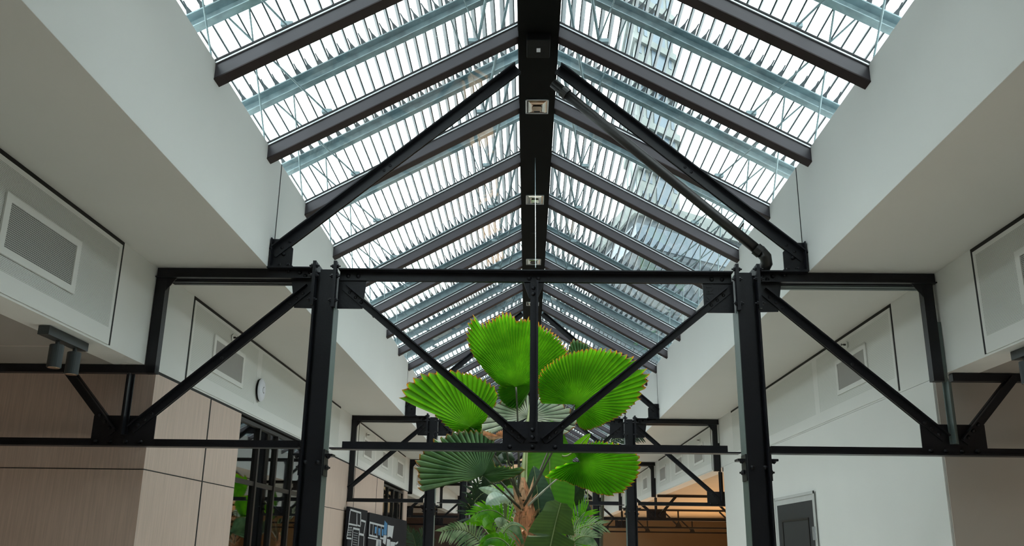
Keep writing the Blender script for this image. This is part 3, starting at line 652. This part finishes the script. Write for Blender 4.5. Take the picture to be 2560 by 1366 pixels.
twin_spot(1, 4.14, 6.95, 7.62, 'dark twin cylinder spotlight at the right edge under the aisle ceiling')

# ================================================================ display boards on the left wall
def board(ya, yb, ztop, label):
    r = thing('display_board', (XL+.1, (ya+yb)/2, FZ), label, 'display board')
    MB().box(XL+.05, XL+.115, ya, yb, FZ+.2, ztop).build('backing_panel', M['board'], r)
    return r
BX = XL+.117
def pr_quad(root, quad, m, name='printed_shape'):
    """quad given in zoomed detail coordinates of the board region"""
    pts = []
    for (a, b) in quad:
        p = onX(860+a/8.23, 1200+b/8.23, BX); pts.append(p)
    MB().prism(pts, (.002, 0, 0)).build(name, m, root)
b1 = board(18.85, 21.02, .765, 'narrow charcoal display board with white line drawings on the left wall')
b2 = board(21.3, 28.0, .74, 'wide charcoal display board with blue and white shapes on the left wall')
for q in ([(132, 600), (352, 668), (350, 705), (130, 637)], [(92, 890), (275, 930), (268, 962), (88, 925)], [(280, 925), (340, 945), (335, 975), (275, 955)], [(190, 980), (322, 1008), (320, 1050), (188, 1022)],
          [(358, 818), (448, 850), (445, 888), (352, 858)], [(318, 1095), (412, 1120), (408, 1165), (312, 1140)], [(55, 1185), (152, 1200), (150, 1232), (52, 1220)],
          [(122, 640), (134, 640), (104, 885), (94, 885)], [(262, 690), (272, 690), (270, 925), (258, 925)], [(340, 705), (352, 705), (345, 940), (334, 940)], [(180, 1022), (190, 1022), (160, 1366), (150, 1366)],
          [(312, 1050), (322, 1050), (295, 1366), (284, 1366)], [(437, 888), (446, 888), (415, 1110), (405, 1110)], [(92, 930), (100, 930), (62, 1180), (52, 1180)], [(408, 1165), (416, 1165), (405, 1366), (396, 1366)]):
    pr_quad(b1, q, M['print'])
for k in range(6): y = 1085+k*48; pr_quad(b1, [(198-k*3, y), (285-k*4, y+18), (285-k*4, y+26), (198-k*3, y+8)], M['print'], 'text_line')
for k in range(12): x = 100+(k % 3)*26-(k//3)*8; y = 975+(k//3)*50; pr_quad(b1, [(x, y), (x+12, y+2), (x+10, y+28), (x-2, y+26)], M['print'], 'icon')
for q, m in (([(530, 862), (825, 940), (822, 980), (526, 900)], 'print'), ([(515, 1125), (690, 1165), (688, 1200), (512, 1158)], 'print'), ([(745, 1185), (830, 1200), (828, 1235), (742, 1218)], 'print'),
             ([(635, 965), (672, 975), (660, 1110), (632, 1105)], 'blue'), ([(706, 995), (745, 1005), (735, 1150), (706, 1140)], 'blue'), ([(785, 1015), (812, 1020), (805, 1160), (778, 1155)], 'blue'),
             ([(835, 840), (890, 905), (872, 1140), (815, 1130)], 'blue'), ([(900, 930), (975, 950), (1025, 955), (990, 1210), (945, 1170), (890, 1190)], 'print'),
             ([(815, 1140), (880, 1150), (850, 1340), (800, 1300)], 'print'), ([(885, 1215), (950, 1240), (945, 1366), (875, 1366)], 'print'), ([(955, 1275), (1055, 1290), (1040, 1366), (950, 1366)], 'print'),
             ([(1055, 1305), (1112, 1270), (1108, 1310), (1060, 1345)], 'print'), ([(495, 1180), (665, 1215), (660, 1240), (492, 1205)], 'print'), ([(668, 1220), (765, 1240), (760, 1366), (655, 1366)], 'print'),
             ([(700, 1240), (745, 1250), (740, 1366), (695, 1366)], 'blue'), ([(526, 900), (536, 900), (522, 1125), (512, 1125)], 'print'), ([(598, 925), (604, 925), (590, 1145), (584, 1145)], 'print'), ([(680, 945), (686, 945), (676, 1165), (670, 1165)], 'print'), ([(762, 965), (768, 965), (752, 1185), (746, 1185)], 'print')):
    pr_quad(b2, q, M[m])

# ================================================================ plants
UP = Vector((0, 0, 1))
def bez(p, n=14):
    out = []
    k = len(p)-1
    for i in range(n+1):
        t = i/n; q = [Vector(a) for a in p]
        while len(q) > 1: q = [q[j].lerp(q[j+1], t) for j in range(len(q)-1)]
        out.append(q[0])
    return out
def fan_leaf(root, hub_px, Y, outline_px, m, pleats=44, tilt=(0, -1, .25), droop=.10, cup=.0, rim=1, gapdeg=None, amp=.015, name='fan_leaf', seed=0):
    rnd = random.Random(seed+hub_px[0])
    n = Vector(tilt).normalized(); hub = onY(hub_px[0], hub_px[1], Y)
    u = Vector((1, 0, 0)); u = (u-n*u.dot(n)).normalized(); v = n.cross(u)*-1
    if v.z < 0: v = -v
    pol = []
    for (a, b) in outline_px:
        d = onP(a, b, hub, n)-hub; pol.append((math.atan2(d.dot(v), d.dot(u)), d.length))
    # unwrap
    for i in range(1, len(pol)):
        a = pol[i][0]
        while a-pol[i-1][0] > math.pi: a -= 2*math.pi
        while a-pol[i-1][0] < -math.pi: a += 2*math.pi
        pol[i] = (a, pol[i][1])
    if pol[-1][0] < pol[0][0]: pol.reverse()
    a0, a1 = pol[0][0], pol[-1][0]
    def R(a):
        for i in range(len(pol)-1):
            if pol[i][0] <= a <= pol[i+1][0]:
                t = (a-pol[i][0])/max(1e-6, pol[i+1][0]-pol[i][0]); return pol[i][1]*(1-t)+pol[i+1][1]*t
        return pol[0][1] if a < a0 else pol[-1][1]
    mb = MB(); att = []; rib = []; NR = 7; cols = pleats*4+1
    Rm = max(p[1] for p in pol)
    for i in range(cols):
        a = a0+(a1-a0)*i/(cols-1); ph = i % 4          # 0 valley, 1, 2 ridge, 3
        r = R(a)*(1+.012*rnd.uniform(-1, 1))
        if ph == 0: r *= rnd.uniform(.93, .975)
        elif ph == 2: r *= rnd.uniform(.985, 1.03)
        else: r *= rnd.uniform(.972, .995)
        if rnd.random() < .05: r *= .965
        for k in range(NR+1):
            t = (k/NR)**.8; rr = r*t
            off = (amp*(1 if ph == 2 else (-1 if ph == 0 else 0)))*min(1, t*1.6)*(.4+.6*t)*1.6
            dr = -droop*(rr/Rm)**2.2*Rm
            p = hub+(u*math.cos(a)+v*math.sin(a))*rr+n*off+n*cup*(rr/Rm)**2+Vector((0, -dr*.0, 0))
            p += Vector((0, -1, 0))*dr*-.6
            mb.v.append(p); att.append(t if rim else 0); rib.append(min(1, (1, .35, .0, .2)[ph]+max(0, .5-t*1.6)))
    for i in range(cols-1):
        for k in range(NR): b = i*(NR+1)+k; mb.f.append((b, b+NR+1, b+NR+2, b+1))
    mb.att = att; mb.rib = rib
    return mb.build(name, m, root, smooth=False), hub
fp = thing('fan_palm', (-.03, 10.5, FZ), 'large fan palm with round pleated leaves and a brown fibrous trunk, centre of the photo', 'palm')
crown = onY(1312, 1285, 10.5)
tp = [Vector((-.03, 10.5, FZ)), Vector((-.02, 10.5, -.6)), onY(1318, 1366, 10.5), onY(1314, 1340, 10.5), onY(1310, 1320, 10.5), onY(1314, 1300, 10.5), onY(1316, 1275, 10.5), onY(1312, 1250, 10.5), onY(1308, 1225, 10.5), onY(1304, 1195, 10.5)]
mb = MB(); mb.tube(tp, [.15, .16, .155, .15, .125, .125, .10, .085, .06, .03], 20)
for i, v in enumerate(mb.v):
    nn = noise.noise(v*14)*.022+noise.noise(v*40)*.012; c = Vector((-.02, 10.5, v.z)); d = (v-c); d.z = 0
    if d.length > 1e-4: mb.v[i] = v+d.normalized()*nn
mb.build('trunk', M['trunk'], fp, smooth=True)
# ragged fibre wraps and leaf-base sheaths
rnd = random.Random(3)
for i in range(110):
    z = -.3+.80*rnd.random(); a = rnd.uniform(0, 2*math.pi); rr = .15-.08*max(0, z-.0); c = Vector((-.02+rr*math.cos(a), 10.5+rr*math.sin(a), z)); d = Vector((math.cos(a), math.sin(a), rnd.uniform(-.2, 1.3))).normalized(); sdv = d.cross(UP).normalized()
    L = rnd.uniform(.05, .16); wd = rnd.uniform(.004, .024); q = c+d*L*.5+UP*L*.2; e = c+d*L+UP*L*.1+sdv*rnd.uniform(-.03, .03)
    MB().add([c-sdv*wd, c+sdv*wd, q+sdv*wd*.8, q-sdv*wd*.8, e], [(0, 1, 2, 3), (3, 2, 4)]).build('fibre_scrap', M['fibre'], fp)
for (px, py, tx, ty, wd) in ((1298, 1280, 1280, 1200, 9), (1318, 1270, 1335, 1190, 10), (1305, 1250, 1303, 1190, 12), (1325, 1260, 1345, 1232, 7), (1310, 1330, 1345, 1300, 9), (1290, 1325, 1276, 1325, 7), (1300, 1240, 1310, 1195, 8)):
    a = onY(px-wd, py, 10.42); b = onY(px+wd, py, 10.40); c = onY(tx, ty, 10.4); m_ = a.lerp(b, .5).lerp(c, .5)+Vector((0, -.02, 0))
    MB().add([a, b, b.lerp(c, .5), c, a.lerp(c, .5), m_], [(0, 1, 2, 5), (0, 5, 4), (5, 2, 3), (4, 5, 3)]).build('leaf_sheath', M['fibre'], fp)
leaves = [
    ('L1', (1290, 968), 10.30, [(1326, 964), (1345, 955), (1372, 932), (1404, 905), (1422, 882), (1405, 855), (1380, 830), (1350, 812), (1325, 798), (1306, 796), (1292, 802), (1280, 788), (1262, 783), (1243, 789), (1232, 800), (1215, 808), (1200, 810), (1195, 792), (1180, 796), (1170, 815), (1167, 840), (1170, 865), (1182, 890), (1205, 920), (1228, 945), (1246, 962), (1268, 970)], 'fan', 60, (0, -1, -.25)),
    ('L2', (1437, 1012), 10.02, [(1352, 1010), (1344, 985), (1342, 950), (1352, 928), (1380, 905), (1410, 888), (1440, 878), (1480, 872), (1515, 873), (1550, 880), (1580, 895), (1600, 915), (1622, 942), (1612, 970), (1598, 998), (1575, 1025), (1545, 1045), (1520, 1058), (1495, 1070), (1465, 1078), (1448, 1070), (1438, 1040)], 'fan', 62, (.1, -1, -.15)),
    ('L3', (1175, 1068), 10.12, [(1225, 1100), (1200, 1085), (1205, 1062), (1222, 1035), (1240, 1010), (1246, 985), (1236, 965), (1215, 952), (1190, 940), (1165, 932), (1140, 928), (1112, 928), (1085, 932), (1050, 940), (1025, 955), (1008, 975), (1003, 1000), (1040, 1018), (1075, 1030), (1100, 1050), (1125, 1072), (1140, 1082), (1160, 1078), (1175, 1085), (1190, 1082)], 'fan', 56, (-.1, -1, -.2)),
    ('L4', (1207, 1189), 9.92, [(1170, 1203), (1130, 1206), (1085, 1222), (1050, 1233), (1043, 1210), (1040, 1185), (1042, 1160), (1050, 1135), (1068, 1112), (1098, 1097), (1130, 1084), (1165, 1078), (1200, 1080), (1232, 1095), (1240, 1120), (1232, 1150), (1238, 1168), (1280, 1170), (1318, 1172), (1300, 1188), (1262, 1200), (1225, 1208)], 'fandk', 40, (0, -1, .35)),
    ('L5', (1450, 1156), 9.95, [(1430, 1120), (1470, 1110), (1520, 1108), (1570, 1118), (1600, 1138), (1602, 1165), (1596, 1190), (1580, 1215), (1555, 1234), (1525, 1243), (1500, 1238), (1470, 1226), (1440, 1216), (1412, 1205), (1385, 1200), (1362, 1195), (1385, 1172), (1410, 1162), (1425, 1158)], 'fan', 56, (0, -1, .2)),
    ('L6', (1322, 1043), 10.95, [(1200, 1098), (1185, 1085), (1195, 1060), (1212, 1035), (1240, 1012), (1262, 1000), (1300, 990), (1340, 990), (1380, 1000), (1410, 1015), (1435, 1035), (1445, 1060), (1420, 1085), (1380, 1095), (1340, 1095), (1300, 1100), (1250, 1102)], 'fansil', 34, (0, -1, .6)),
    ('L7', (1335, 960), 11.1, [(1300, 1020), (1280, 1024), (1262, 1015), (1248, 1000), (1244, 980), (1250, 962), (1262, 950), (1280, 948), (1310, 945)], 'ban1', 20, (0, -1, .3)),
    ('L8', (1452, 930), 11.3, [(1480, 880), (1468, 862), (1450, 854), (1432, 848), (1424, 862), (1418, 882)], 'fandk', 10, (0, -1, 0)),
    ('D1', (1262, 1096), 10.0, [(1222, 1098), (1205, 1086), (1208, 1076), (1222, 1082), (1238, 1088), (1256, 1078), (1270, 1084)], 'fibre', 9, (.2, -1, .4)),
    ('L9', (1180, 1125), 10.6, [(1240, 1100), (1225, 1080), (1200, 1078), (1170, 1080), (1130, 1090), (1105, 1105), (1098, 1125)], 'fandk', 26, (0, -1, .1)),
]
pets = {'D1': ((1262, 1130), .012, 'petiole'), 'L1': ((1298, 1100), .016, 'petiole'), 'L2': ((1400, 1100), .014, 'petiole'), 'L3': ((1230, 1120), .014, 'petiole'), 'L4': ((1240, 1215), .013, 'petiole'), 'L5': ((1395, 1190), .011, 'palestem'), 'L6': ((1315, 1150), .016, 'petlight'), 'L7': ((1310, 1080), .022, 'petlight'), 'L8': ((1390, 1080), .012, 'petiole'), 'L9': ((1215, 1160), .012, 'petiole')}
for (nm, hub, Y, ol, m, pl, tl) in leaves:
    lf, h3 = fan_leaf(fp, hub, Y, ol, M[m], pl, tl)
    (cx_, cy_), rad, pm = pets[nm]; mid = onY(cx_, cy_, (Y+10.5)/2)
    base = onY(1304+rnd.uniform(-8, 12), 1265+rnd.uniform(-12, 25), 10.44); MB().tube(bez([h3+Vector((0, .012, 0)), mid, base]), [rad*.6]*5+[rad*.8]*5+[rad*1.1]*5, 8).build('petiole', M[pm], lf, smooth=True)

for _i, (_x, _y, _s, _l) in enumerate(((-.1, 24.0, .80, 'smaller fan palm far back in the bed, mostly hidden behind the big fan palm'), (.5, 30.5, .84, 'farthest fan palm, glimpsed between the leaves beyond the third frame'))):
    c = place_copy(fp, (0, 0, 0), _l); c.location = (_x, _y, 0); c.scale = (_s, _s, _s); c.rotation_euler = (0, 0, .5+_i)

def blade_leaf(root, mid, half, m, n=Vector((0, -1, 0)), name='leaf', fold=.12, notch=False, tears=(), midrib=True, veins=26):
    """broad leaf along a list of midrib points; half(t) -> half width"""
    mb = MB(); P = bez(mid, veins*2); NN = len(P); W = 6; att = []; rib = []
    for i, p in enumerate(P):
        d = (P[min(i+1, NN-1)]-P[max(i-1, 0)]).normalized(); sd = d.cross(n).normalized(); nn_ = sd.cross(d).normalized(); t = i/(NN-1); h = half(t)
        rip = .0022*(1 if i % 2 else -1)
        for k in range(-W, W+1):
            q = k/W; hh = h
            for (t0, t1, sgn, dep) in tears:
                if t0 < t < t1 and sgn*q > 0: hh = h*(1-dep)
            mb.v.append(p+sd*q*hh+nn_*(-fold*abs(q)*h+rip*abs(q))-d*(abs(q)*h*.22)+(d*(.09*abs(q)*h/.2) if notch and t > .9 else Vector((0, 0, 0)))); att.append(0); rib.append((.35 if i % 2 else 0)*(0 if k == 0 else 1)+(.5 if k == 0 else 0))
    R_ = 2*W+1
    for i in range(NN-1):
        for k in range(2*W): mb.f.append((i*R_+k, i*R_+k+1, (i+1)*R_+k+1, (i+1)*R_+k))
    mb.att = att; mb.rib = rib; o = mb.build(name, m, root, smooth=True)
    if midrib: MB().tube([p-n*-.006 for p in P], [.011*(1-.75*i/(NN-1)) for i in range(NN)], 6).build('midrib', M['petlight'], o, smooth=True)
    return o
sin = math.sin
hw = lambda w, a=.55, b=.45: (lambda t: w*max(.02, (sin(math.pi*min(1, max(0, t)))**a)*(1-.1*t)))
bp = thing('banana_plant', (.33, 10.3, FZ), 'broad-leaved banana plant with tall paddle leaves right of the palm trunk', 'plant')
MB().tube([(.33, 10.35, FZ), (.30, 10.35, -.4)], [.09, .06], 12).build('stem', M['petlight'], bp, smooth=True)
B = lambda px, py, Y: onY(px, py, Y)
blade_leaf(bp, [B(1380, 1330, 10.75), B(1376, 1200, 10.8), B(1368, 1110, 10.85), B(1380, 1052, 10.9)], lambda t: .29*max(.03, sin(math.pi*min(1, .12+.88*t))**.5), M['ban1'], Vector((0, -1, .1)), fold=.1)
blade_leaf(bp, [B(1350, 1480, 10.42), B(1352, 1340, 10.42), B(1350, 1250, 10.44), B(1334, 1166, 10.5)], lambda t: .215*max(.02, sin(math.pi*min(1, .1+.9*t))**.62), M['ban2'], Vector((-.2, -1, 0)), fold=.15)
blade_leaf(bp, [B(1350, 1520, 10.1), B(1370, 1380, 10.1), B(1385, 1320, 10.1), B(1402, 1258, 10.15)], lambda t: .275*max(.16, sin(math.pi*min(.985, .15+.85*t))**.42), M['ban3'], Vector((.15, -1, 0)), fold=.12, notch=True, tears=((.66, .70, 1, .7), (.59, .615, -1, .5)))
blade_leaf(bp, [B(1405, 1140, 10.6), B(1425, 1150, 10.6), B(1450, 1110, 10.6), B(1476, 1085, 10.6)], hw(.07), M['lf1'], fold=.1)
for a in ((1380, 1330), (1350, 1480), (1350, 1520)):
    MB().tube([B(a[0], a[1], 10.45), (.31, 10.36, -.5)], [.014, .03], 8).build('leaf_stalk', M['petlight'], bp, smooth=True)
# pale bare stem standing behind the trunk
MB_ = MB().tube([(-.12, 10.8, FZ), B(1298, 1366, 10.8), B(1294, 1300, 10.8), B(1302, 1240, 10.8), B(1312, 1180, 10.8)], [.07, .06, .055, .045, .03], 12)
tag(MB_.build('bare_plant_stem', M['palestem'], smooth=True), 'pale grey bare plant stem standing just behind the brown palm trunk', 'plant stem')

def leaflet_plant(name, label, base, cfg, cat='plant', m='lf1'):
    r = thing(name, (base[0], base[1], FZ), label, cat)
    return r
def frond(root, mid, L, n, m, droop=.4, wd=.012, sides=(1, -1), ang=50, normal=Vector((0, -1, .2)), taper=True, name='frond', seed=1):
    rr = random.Random(seed); P = bez(mid, n); mb = MB(); att = []
    for i in range(2, len(P)):
        p = P[i]; d = (P[min(i+1, len(P)-1)]-P[i-1]).normalized(); sd = d.cross(normal).normalized(); t = i/len(P)
        l = L*(1-.65*abs(t-.35)*1.25)*(1 if taper else 1)*rr.uniform(.88, 1.08)
        for s in sides:
            a = math.radians(ang*(1-.45*t)+rr.uniform(-5, 5)); dirv = (d*math.cos(a)+sd*s*math.sin(a)).normalized()
            q0 = p; wv = dirv.cross(normal).normalized(); b = len(mb.v); S = 5
            for k in range(S+1):
                u = k/S; c = q0+dirv*l*u+Vector((0, 0, -1))*droop*l*u*u; ww = wd*(sin(math.pi*(.12+.86*u))**.7); mb.v += [c-wv*ww, c+wv*ww]; att += [0, 0]
            for k in range(S): mb.f.append((b+2*k, b+2*k+1, b+2*k+3, b+2*k+2))
    mb.att = att; o = mb.build(name, m, root)
    MB().tube(P, [.010*(1-.7*i/len(P)) for i in range(len(P))], 6).build('rachis', M['petlight'], o, smooth=True); return o
# feather palm, left of the trunk
fl = thing('feather_palm', (-.35, 10.2, FZ), 'small feather palm with arching striped fronds left of the palm trunk', 'palm')
MB().tube([(-.35, 10.2, FZ), (-.36, 10.2, -.15)], [.04, .03], 10).build('stem', M['petlight'], fl, smooth=True)
frond(fl, [B(1218, 1385, 10.1), B(1195, 1340, 10.05), B(1165, 1310, 10.0), B(1108, 1330, 9.95)], .20, 20, M['lf4'], .35, .011, ang=70, seed=2)
frond(fl, [B(1240, 1390, 10.1), B(1252, 1320, 10.1), B(1280, 1305, 10.1), B(1296, 1316, 10.1)], .20, 20, M['lf4'], .9, .010, ang=65, seed=3)
frond(fl, [B(1290, 1400, 10.0), B(1275, 1350, 10.0), B(1240, 1335, 9.95), B(1215, 1352, 9.9)], .16, 18, M['lf1'], .4, .012, ang=55, seed=4)
frond(fl, [B(1285, 1430, 9.9), B(1270, 1380, 9.9), B(1235, 1350, 9.9), B(1200, 1372, 9.9)], .18, 18, M['lf1'], .4, .012, ang=55, seed=14)
fm = thing('feather_palm', (-.5, 11.6, FZ), 'bright yellow-green feather palm frond behind the trunk, below the second truss chord', 'palm')
MB().tube([(-.30, 11.6, FZ), B(1285, 1330, 11.6)], [.04, .02], 10).build('stem', M['petlight'], fm, smooth=True)
frond(fm, [B(1285, 1330, 11.6), B(1262, 1285, 11.6), B(1235, 1262, 11.6), B(1188, 1285, 11.5)], .27, 16, M['lf1'], .15, .014, ang=52, seed=5)
frond(fm, [B(1285, 1330, 11.6), B(1290, 1275, 11.7), B(1270, 1230, 11.8), B(1240, 1225, 11.8)], .22, 14, M['lf4'], .2, .013, ang=52, seed=6)
fr_ = thing('feather_palm', (1.0, 12.2, FZ), 'feather palm with thin spreading leaflets right of the banana leaves', 'palm')
MB().tube([(.72, 12.2, FZ), B(1430, 1345, 12.2)], [.05, .02], 10).build('stem', M['petlight'], fr_, smooth=True)
frond(fr_, [B(1424, 1350, 12.2), B(1432, 1318, 12.2), B(1445, 1298, 12.2), B(1462, 1282, 12.2)], .38, 13, M['lf1'], .05, .009, ang=55, seed=7)
frond(fr_, [B(1424, 1345, 12.1), B(1440, 1322, 12.1), B(1470, 1308, 12.1), B(1500, 1312, 12.1)], .30, 12, M['lf4'], .2, .008, ang=42, seed=8)
frond(fr_, [B(1424, 1372, 12.0), B(1436, 1345, 12.0), B(1458, 1335, 12.0), B(1480, 1345, 12.0)], .22, 14, M['lf4'], .2, .010, ang=60, seed=9)
# broad-leaved shrubs
def shrub(name, label, base, specs, seed=1, stemm='petlight'):
    r = thing(name, (base[0], base[1], FZ), label, 'shrub'); rr = random.Random(seed)
    for (px, py, tx, ty, Y, w_, m) in specs:
        a = onY(px, py, Y); b = onY(tx, ty, Y-.05+rr.uniform(-.1, .1)); mdl = a.lerp(b, .5)+Vector((0, -.04, .03))
        lf = blade_leaf(r, [a, mdl, b], hw(w_, .7), M[m], Vector((rr.uniform(-.3, .3), -1, rr.uniform(0, .5))), fold=.2, veins=7, midrib=False)
        MB().tube([Vector((base[0], base[1], min(a.z-.2, .1))), a.lerp(Vector((base[0], base[1], a.z)), .4)-UP*.05, a], .006, 5).build('leaf_stalk', M[stemm], lf)
    MB().tube([Vector((base[0], base[1], FZ)), Vector((base[0], base[1], .15))], [.03, .015], 8).build('stem', M[stemm], r)
    return r
shrub('broadleaf_shrub', 'shrub with large pale blue-green leaves just left of the palm trunk', (-.25, 11.0), [
    (1262, 1245, 1196, 1221, 11.0, .055, 'lf2'), (1258, 1240, 1214, 1262, 10.95, .09, 'lf2'), (1255, 1240, 1272, 1262, 10.9, .07, 'lf2'), (1264, 1242, 1290, 1248, 11.0, .08, 'lf2'), (1262, 1232, 1230, 1224, 11.1, .08, 'lf1'), (1268, 1232, 1292, 1226, 11.1, .07, 'lf1'),
    (1256, 1245, 1290, 1228, 11.05, .06, 'lf2'), (1262, 1318, 1236, 1302, 11.0, .06, 'lf2'), (1250, 1322, 1268, 1302, 11.0, .09, 'lf2')], 2)
shrub('broadleaf_shrub', 'shrub with glossy bright green oval leaves at the lower left of the palm trunk', (-.42, 10.6), [
    (1232, 1307, 1156, 1310, 10.6, .05, 'lf1'), (1236, 1305, 1190, 1301, 10.5, .06, 'lf1'), (1232, 1308, 1210, 1322, 10.5, .09, 'lf1'), (1240, 1330, 1218, 1330, 10.6, .10, 'lf1'), (1250, 1330, 1285, 1345, 10.7, .08, 'lf1'), (1240, 1366, 1205, 1372, 10.6, .07, 'lf1'),
    (1255, 1335, 1262, 1370, 10.5, .10, 'lf1')], 3)
dk = []
rr = random.Random(11)
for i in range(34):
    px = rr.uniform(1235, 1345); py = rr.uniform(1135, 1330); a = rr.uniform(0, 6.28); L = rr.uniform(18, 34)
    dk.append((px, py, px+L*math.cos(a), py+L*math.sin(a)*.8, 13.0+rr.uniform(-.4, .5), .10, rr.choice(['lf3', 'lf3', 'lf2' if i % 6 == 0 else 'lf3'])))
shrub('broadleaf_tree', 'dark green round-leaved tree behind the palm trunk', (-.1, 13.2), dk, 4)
dk = []
for i in range(22):
    px = rr.uniform(1405, 1475); py = rr.uniform(1190, 1300); a = rr.uniform(0, 6.28); L = rr.uniform(18, 30)
    dk.append((px, py, px+L*math.cos(a), py+L*math.sin(a)*.8, 13.6+rr.uniform(-.4, .4), .10, 'lf3'))
dk += [(1425, 1265, 1458, 1215, 12.9, .12, 'lf3'), (1430, 1262, 1465, 1255, 12.9, .14, 'ban2'), (1445, 1372, 1480, 1350, 12.4, .13, 'lf1'), (1445, 1372, 1462, 1352, 12.4, .13, 'lf1'), (1440, 1325, 1478, 1318, 12.4, .10, 'lf1')]
shrub('broadleaf_tree', 'dark green shrub right of the banana leaves below the right fan leaf', (.9, 13.4), dk, 5)
dk = []
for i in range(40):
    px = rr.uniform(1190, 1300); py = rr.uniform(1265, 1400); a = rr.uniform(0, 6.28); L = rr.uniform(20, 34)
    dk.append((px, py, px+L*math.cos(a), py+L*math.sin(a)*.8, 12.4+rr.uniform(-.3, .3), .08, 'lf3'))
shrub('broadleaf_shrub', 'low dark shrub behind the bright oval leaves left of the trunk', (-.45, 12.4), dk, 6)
for idx, (bx, by, lab, spots) in enumerate(((-1.2, 16.0, 'dark feather palm left of centre behind the second column', [(1180, 1210, 1240, 1180), (1190, 1240, 1240, 1215), (1165, 1280, 1220, 1230), (1170, 1300, 1215, 1270), (1260, 1250, 1300, 1210)]),
                                        (1.6, 21.5, 'distant dark palm fronds beside the right second column', [(1480, 1130, 1560, 1095), (1540, 1108, 1600, 1092)]),
                                        (-6.0, 33.0, 'palm standing in the dim left aisle beyond the boards', [(1040, 1366, 1015, 1320), (1045, 1366, 1062, 1325), (1040, 1372, 1030, 1335), (1050, 1380, 1075, 1345)]))):
    r = thing('feather_palm', (bx, by, FZ), lab, 'palm'); top = onY(sum(s[0] for s in spots)/len(spots), max(s[1] for s in spots), by)
    MB().tube([(bx if idx != 2 else top.x, by, FZ), top], [.06, .03], 8).build('stem', M['petiole'], r)
    for j, (a, b, c, d) in enumerate(spots):
        p = onY(a, b, by); q = onY(c, d, by-.2); frond(r, [top.lerp(p, .3), p, p.lerp(q, .5)+UP*.15, q], .35 if idx < 2 else .5, 14, M['lf3'] if idx < 2 else M['ban2'], .3, .02, seed=20+j)
# planting beds on the floor (below the picture)
struct('trim_61', MB().box(-1.3, 1.5, 22.0, 32.5, FZ, FZ+.30), M['planter'])
struct('trim_60', MB().box(-1.3, 1.5, 9.3, 17.5, FZ, FZ+.45), M['planter'])
tag(MB().box(-1.2, 1.4, 9.4, 17.4, FZ+.45, FZ+.47).build('planter_soil', M['soil']), 'dark soil filling the long planting bed under the palms', 'soil', kind='stuff')

# ================================================================ buildings outside, seen through the right slope
ZT = 23.8
ca = onZ(1590, 498, ZT); cb = onZ(1900, 590, ZT); cc = onZ(1478, 628, ZT)
far = ca+(cb-ca)+(cc-ca)
ab = thing('brick_building', (ca.x, ca.y, FZ), 'grey brick building outside with a pale cornice, seen through the right skylight slope', 'building')
MB().prism([(p.x, p.y, FZ) for p in (ca, cb, far, cc)], (0, 0, ZT-1.2-FZ)).build('brick_walls', M['bricks'], ab)
cen = (ca+far)/2
def grow(p, k): d = Vector((p.x-cen.x, p.y-cen.y, 0)); return Vector((p.x, p.y, 0))+d.normalized()*k
MB().prism([(q.x, q.y, ZT-1.2) for q in (grow(p, .5) for p in (ca, cb, far, cc))], (0, 0, 1.2)).build('cornice', M['stone'], ab)
MB().prism([(q.x, q.y, ZT-3.4) for q in (grow(p, .15) for p in (ca, cb, far, cc))], (0, 0, 1.6)).build('frieze', M['tglass'], ab)
tA = onY(1600, 520, 78); tB = onY(1700, 520, 82); tL = onY(1568, 520, 88)
tw = thing('stone_tower', (tA.x, tA.y, FZ), 'tall pale stone tower with a blue glazed strip, outside the right skylight slope', 'tower')
d1 = Vector((tB.x-tA.x, tB.y-tA.y, 0)); d2 = Vector((tL.x-tA.x, tL.y-tA.y, 0)); bA = Vector((tA.x, tA.y, 0))
poly = lambda e: [bA-d1*e-d2*e, bA+d1*(1+e)-d2*e, bA+d1*(1+e)+d2*(1+e), bA-d1*e+d2*(1+e)]
MB().prism([(p.x, p.y, FZ) for p in poly(0)], (0, 0, 64-FZ)).build('shaft', M['stone'], tw)
for zz in (34, 38.5, 43, 47.5, 52, 56.5, 61): MB().prism([(p.x, p.y, zz) for p in poly(.06)], (0, 0, .7)).build('ledge', M['stone'], tw)
for a, b, m in ((.42, .78, 'tglass'),):
    q = [bA+d1*a-d2*.012, bA+d1*b-d2*.012, bA+d1*b+d2*.05, bA+d1*a+d2*.05]; MB().prism([(p.x, p.y, 22) for p in q], (0, 0, 42)).build('glazed_strip', M[m], tw)
for zz in [24+2.25*i for i in range(17)]:
    for a in (.08, .24, .86):
        q = [bA+d1*a-d2*.008, bA+d1*(a+.08)-d2*.008, bA+d1*(a+.08)+d2*.03, bA+d1*a+d2*.03]; MB().prism([(p.x, p.y, zz) for p in q], (0, 0, 1.2)).build('window', M['tglass'], tw)
    for a in (.2, .6):
        q = [bA+d2*a-d1*.008, bA+d2*(a+.2)-d1*.008, bA+d2*(a+.2)+d1*.03, bA+d2*a+d1*.03]; MB().prism([(p.x, p.y, zz) for p in q], (0, 0, 1.2)).build('window', M['tglass'], tw)
struct('ground_outside', MB().box(-150, 150, -150, -15, FZ-.4, FZ-.2).box(-150, -15, -15, 150, FZ-.4, FZ-.2).box(15, 150, -15, 150, FZ-.4, FZ-.2), M['bricks'])
for o in bpy.data.objects:
    for k in ('_o', '_clip'):
        if k in o.keys(): del o[k]
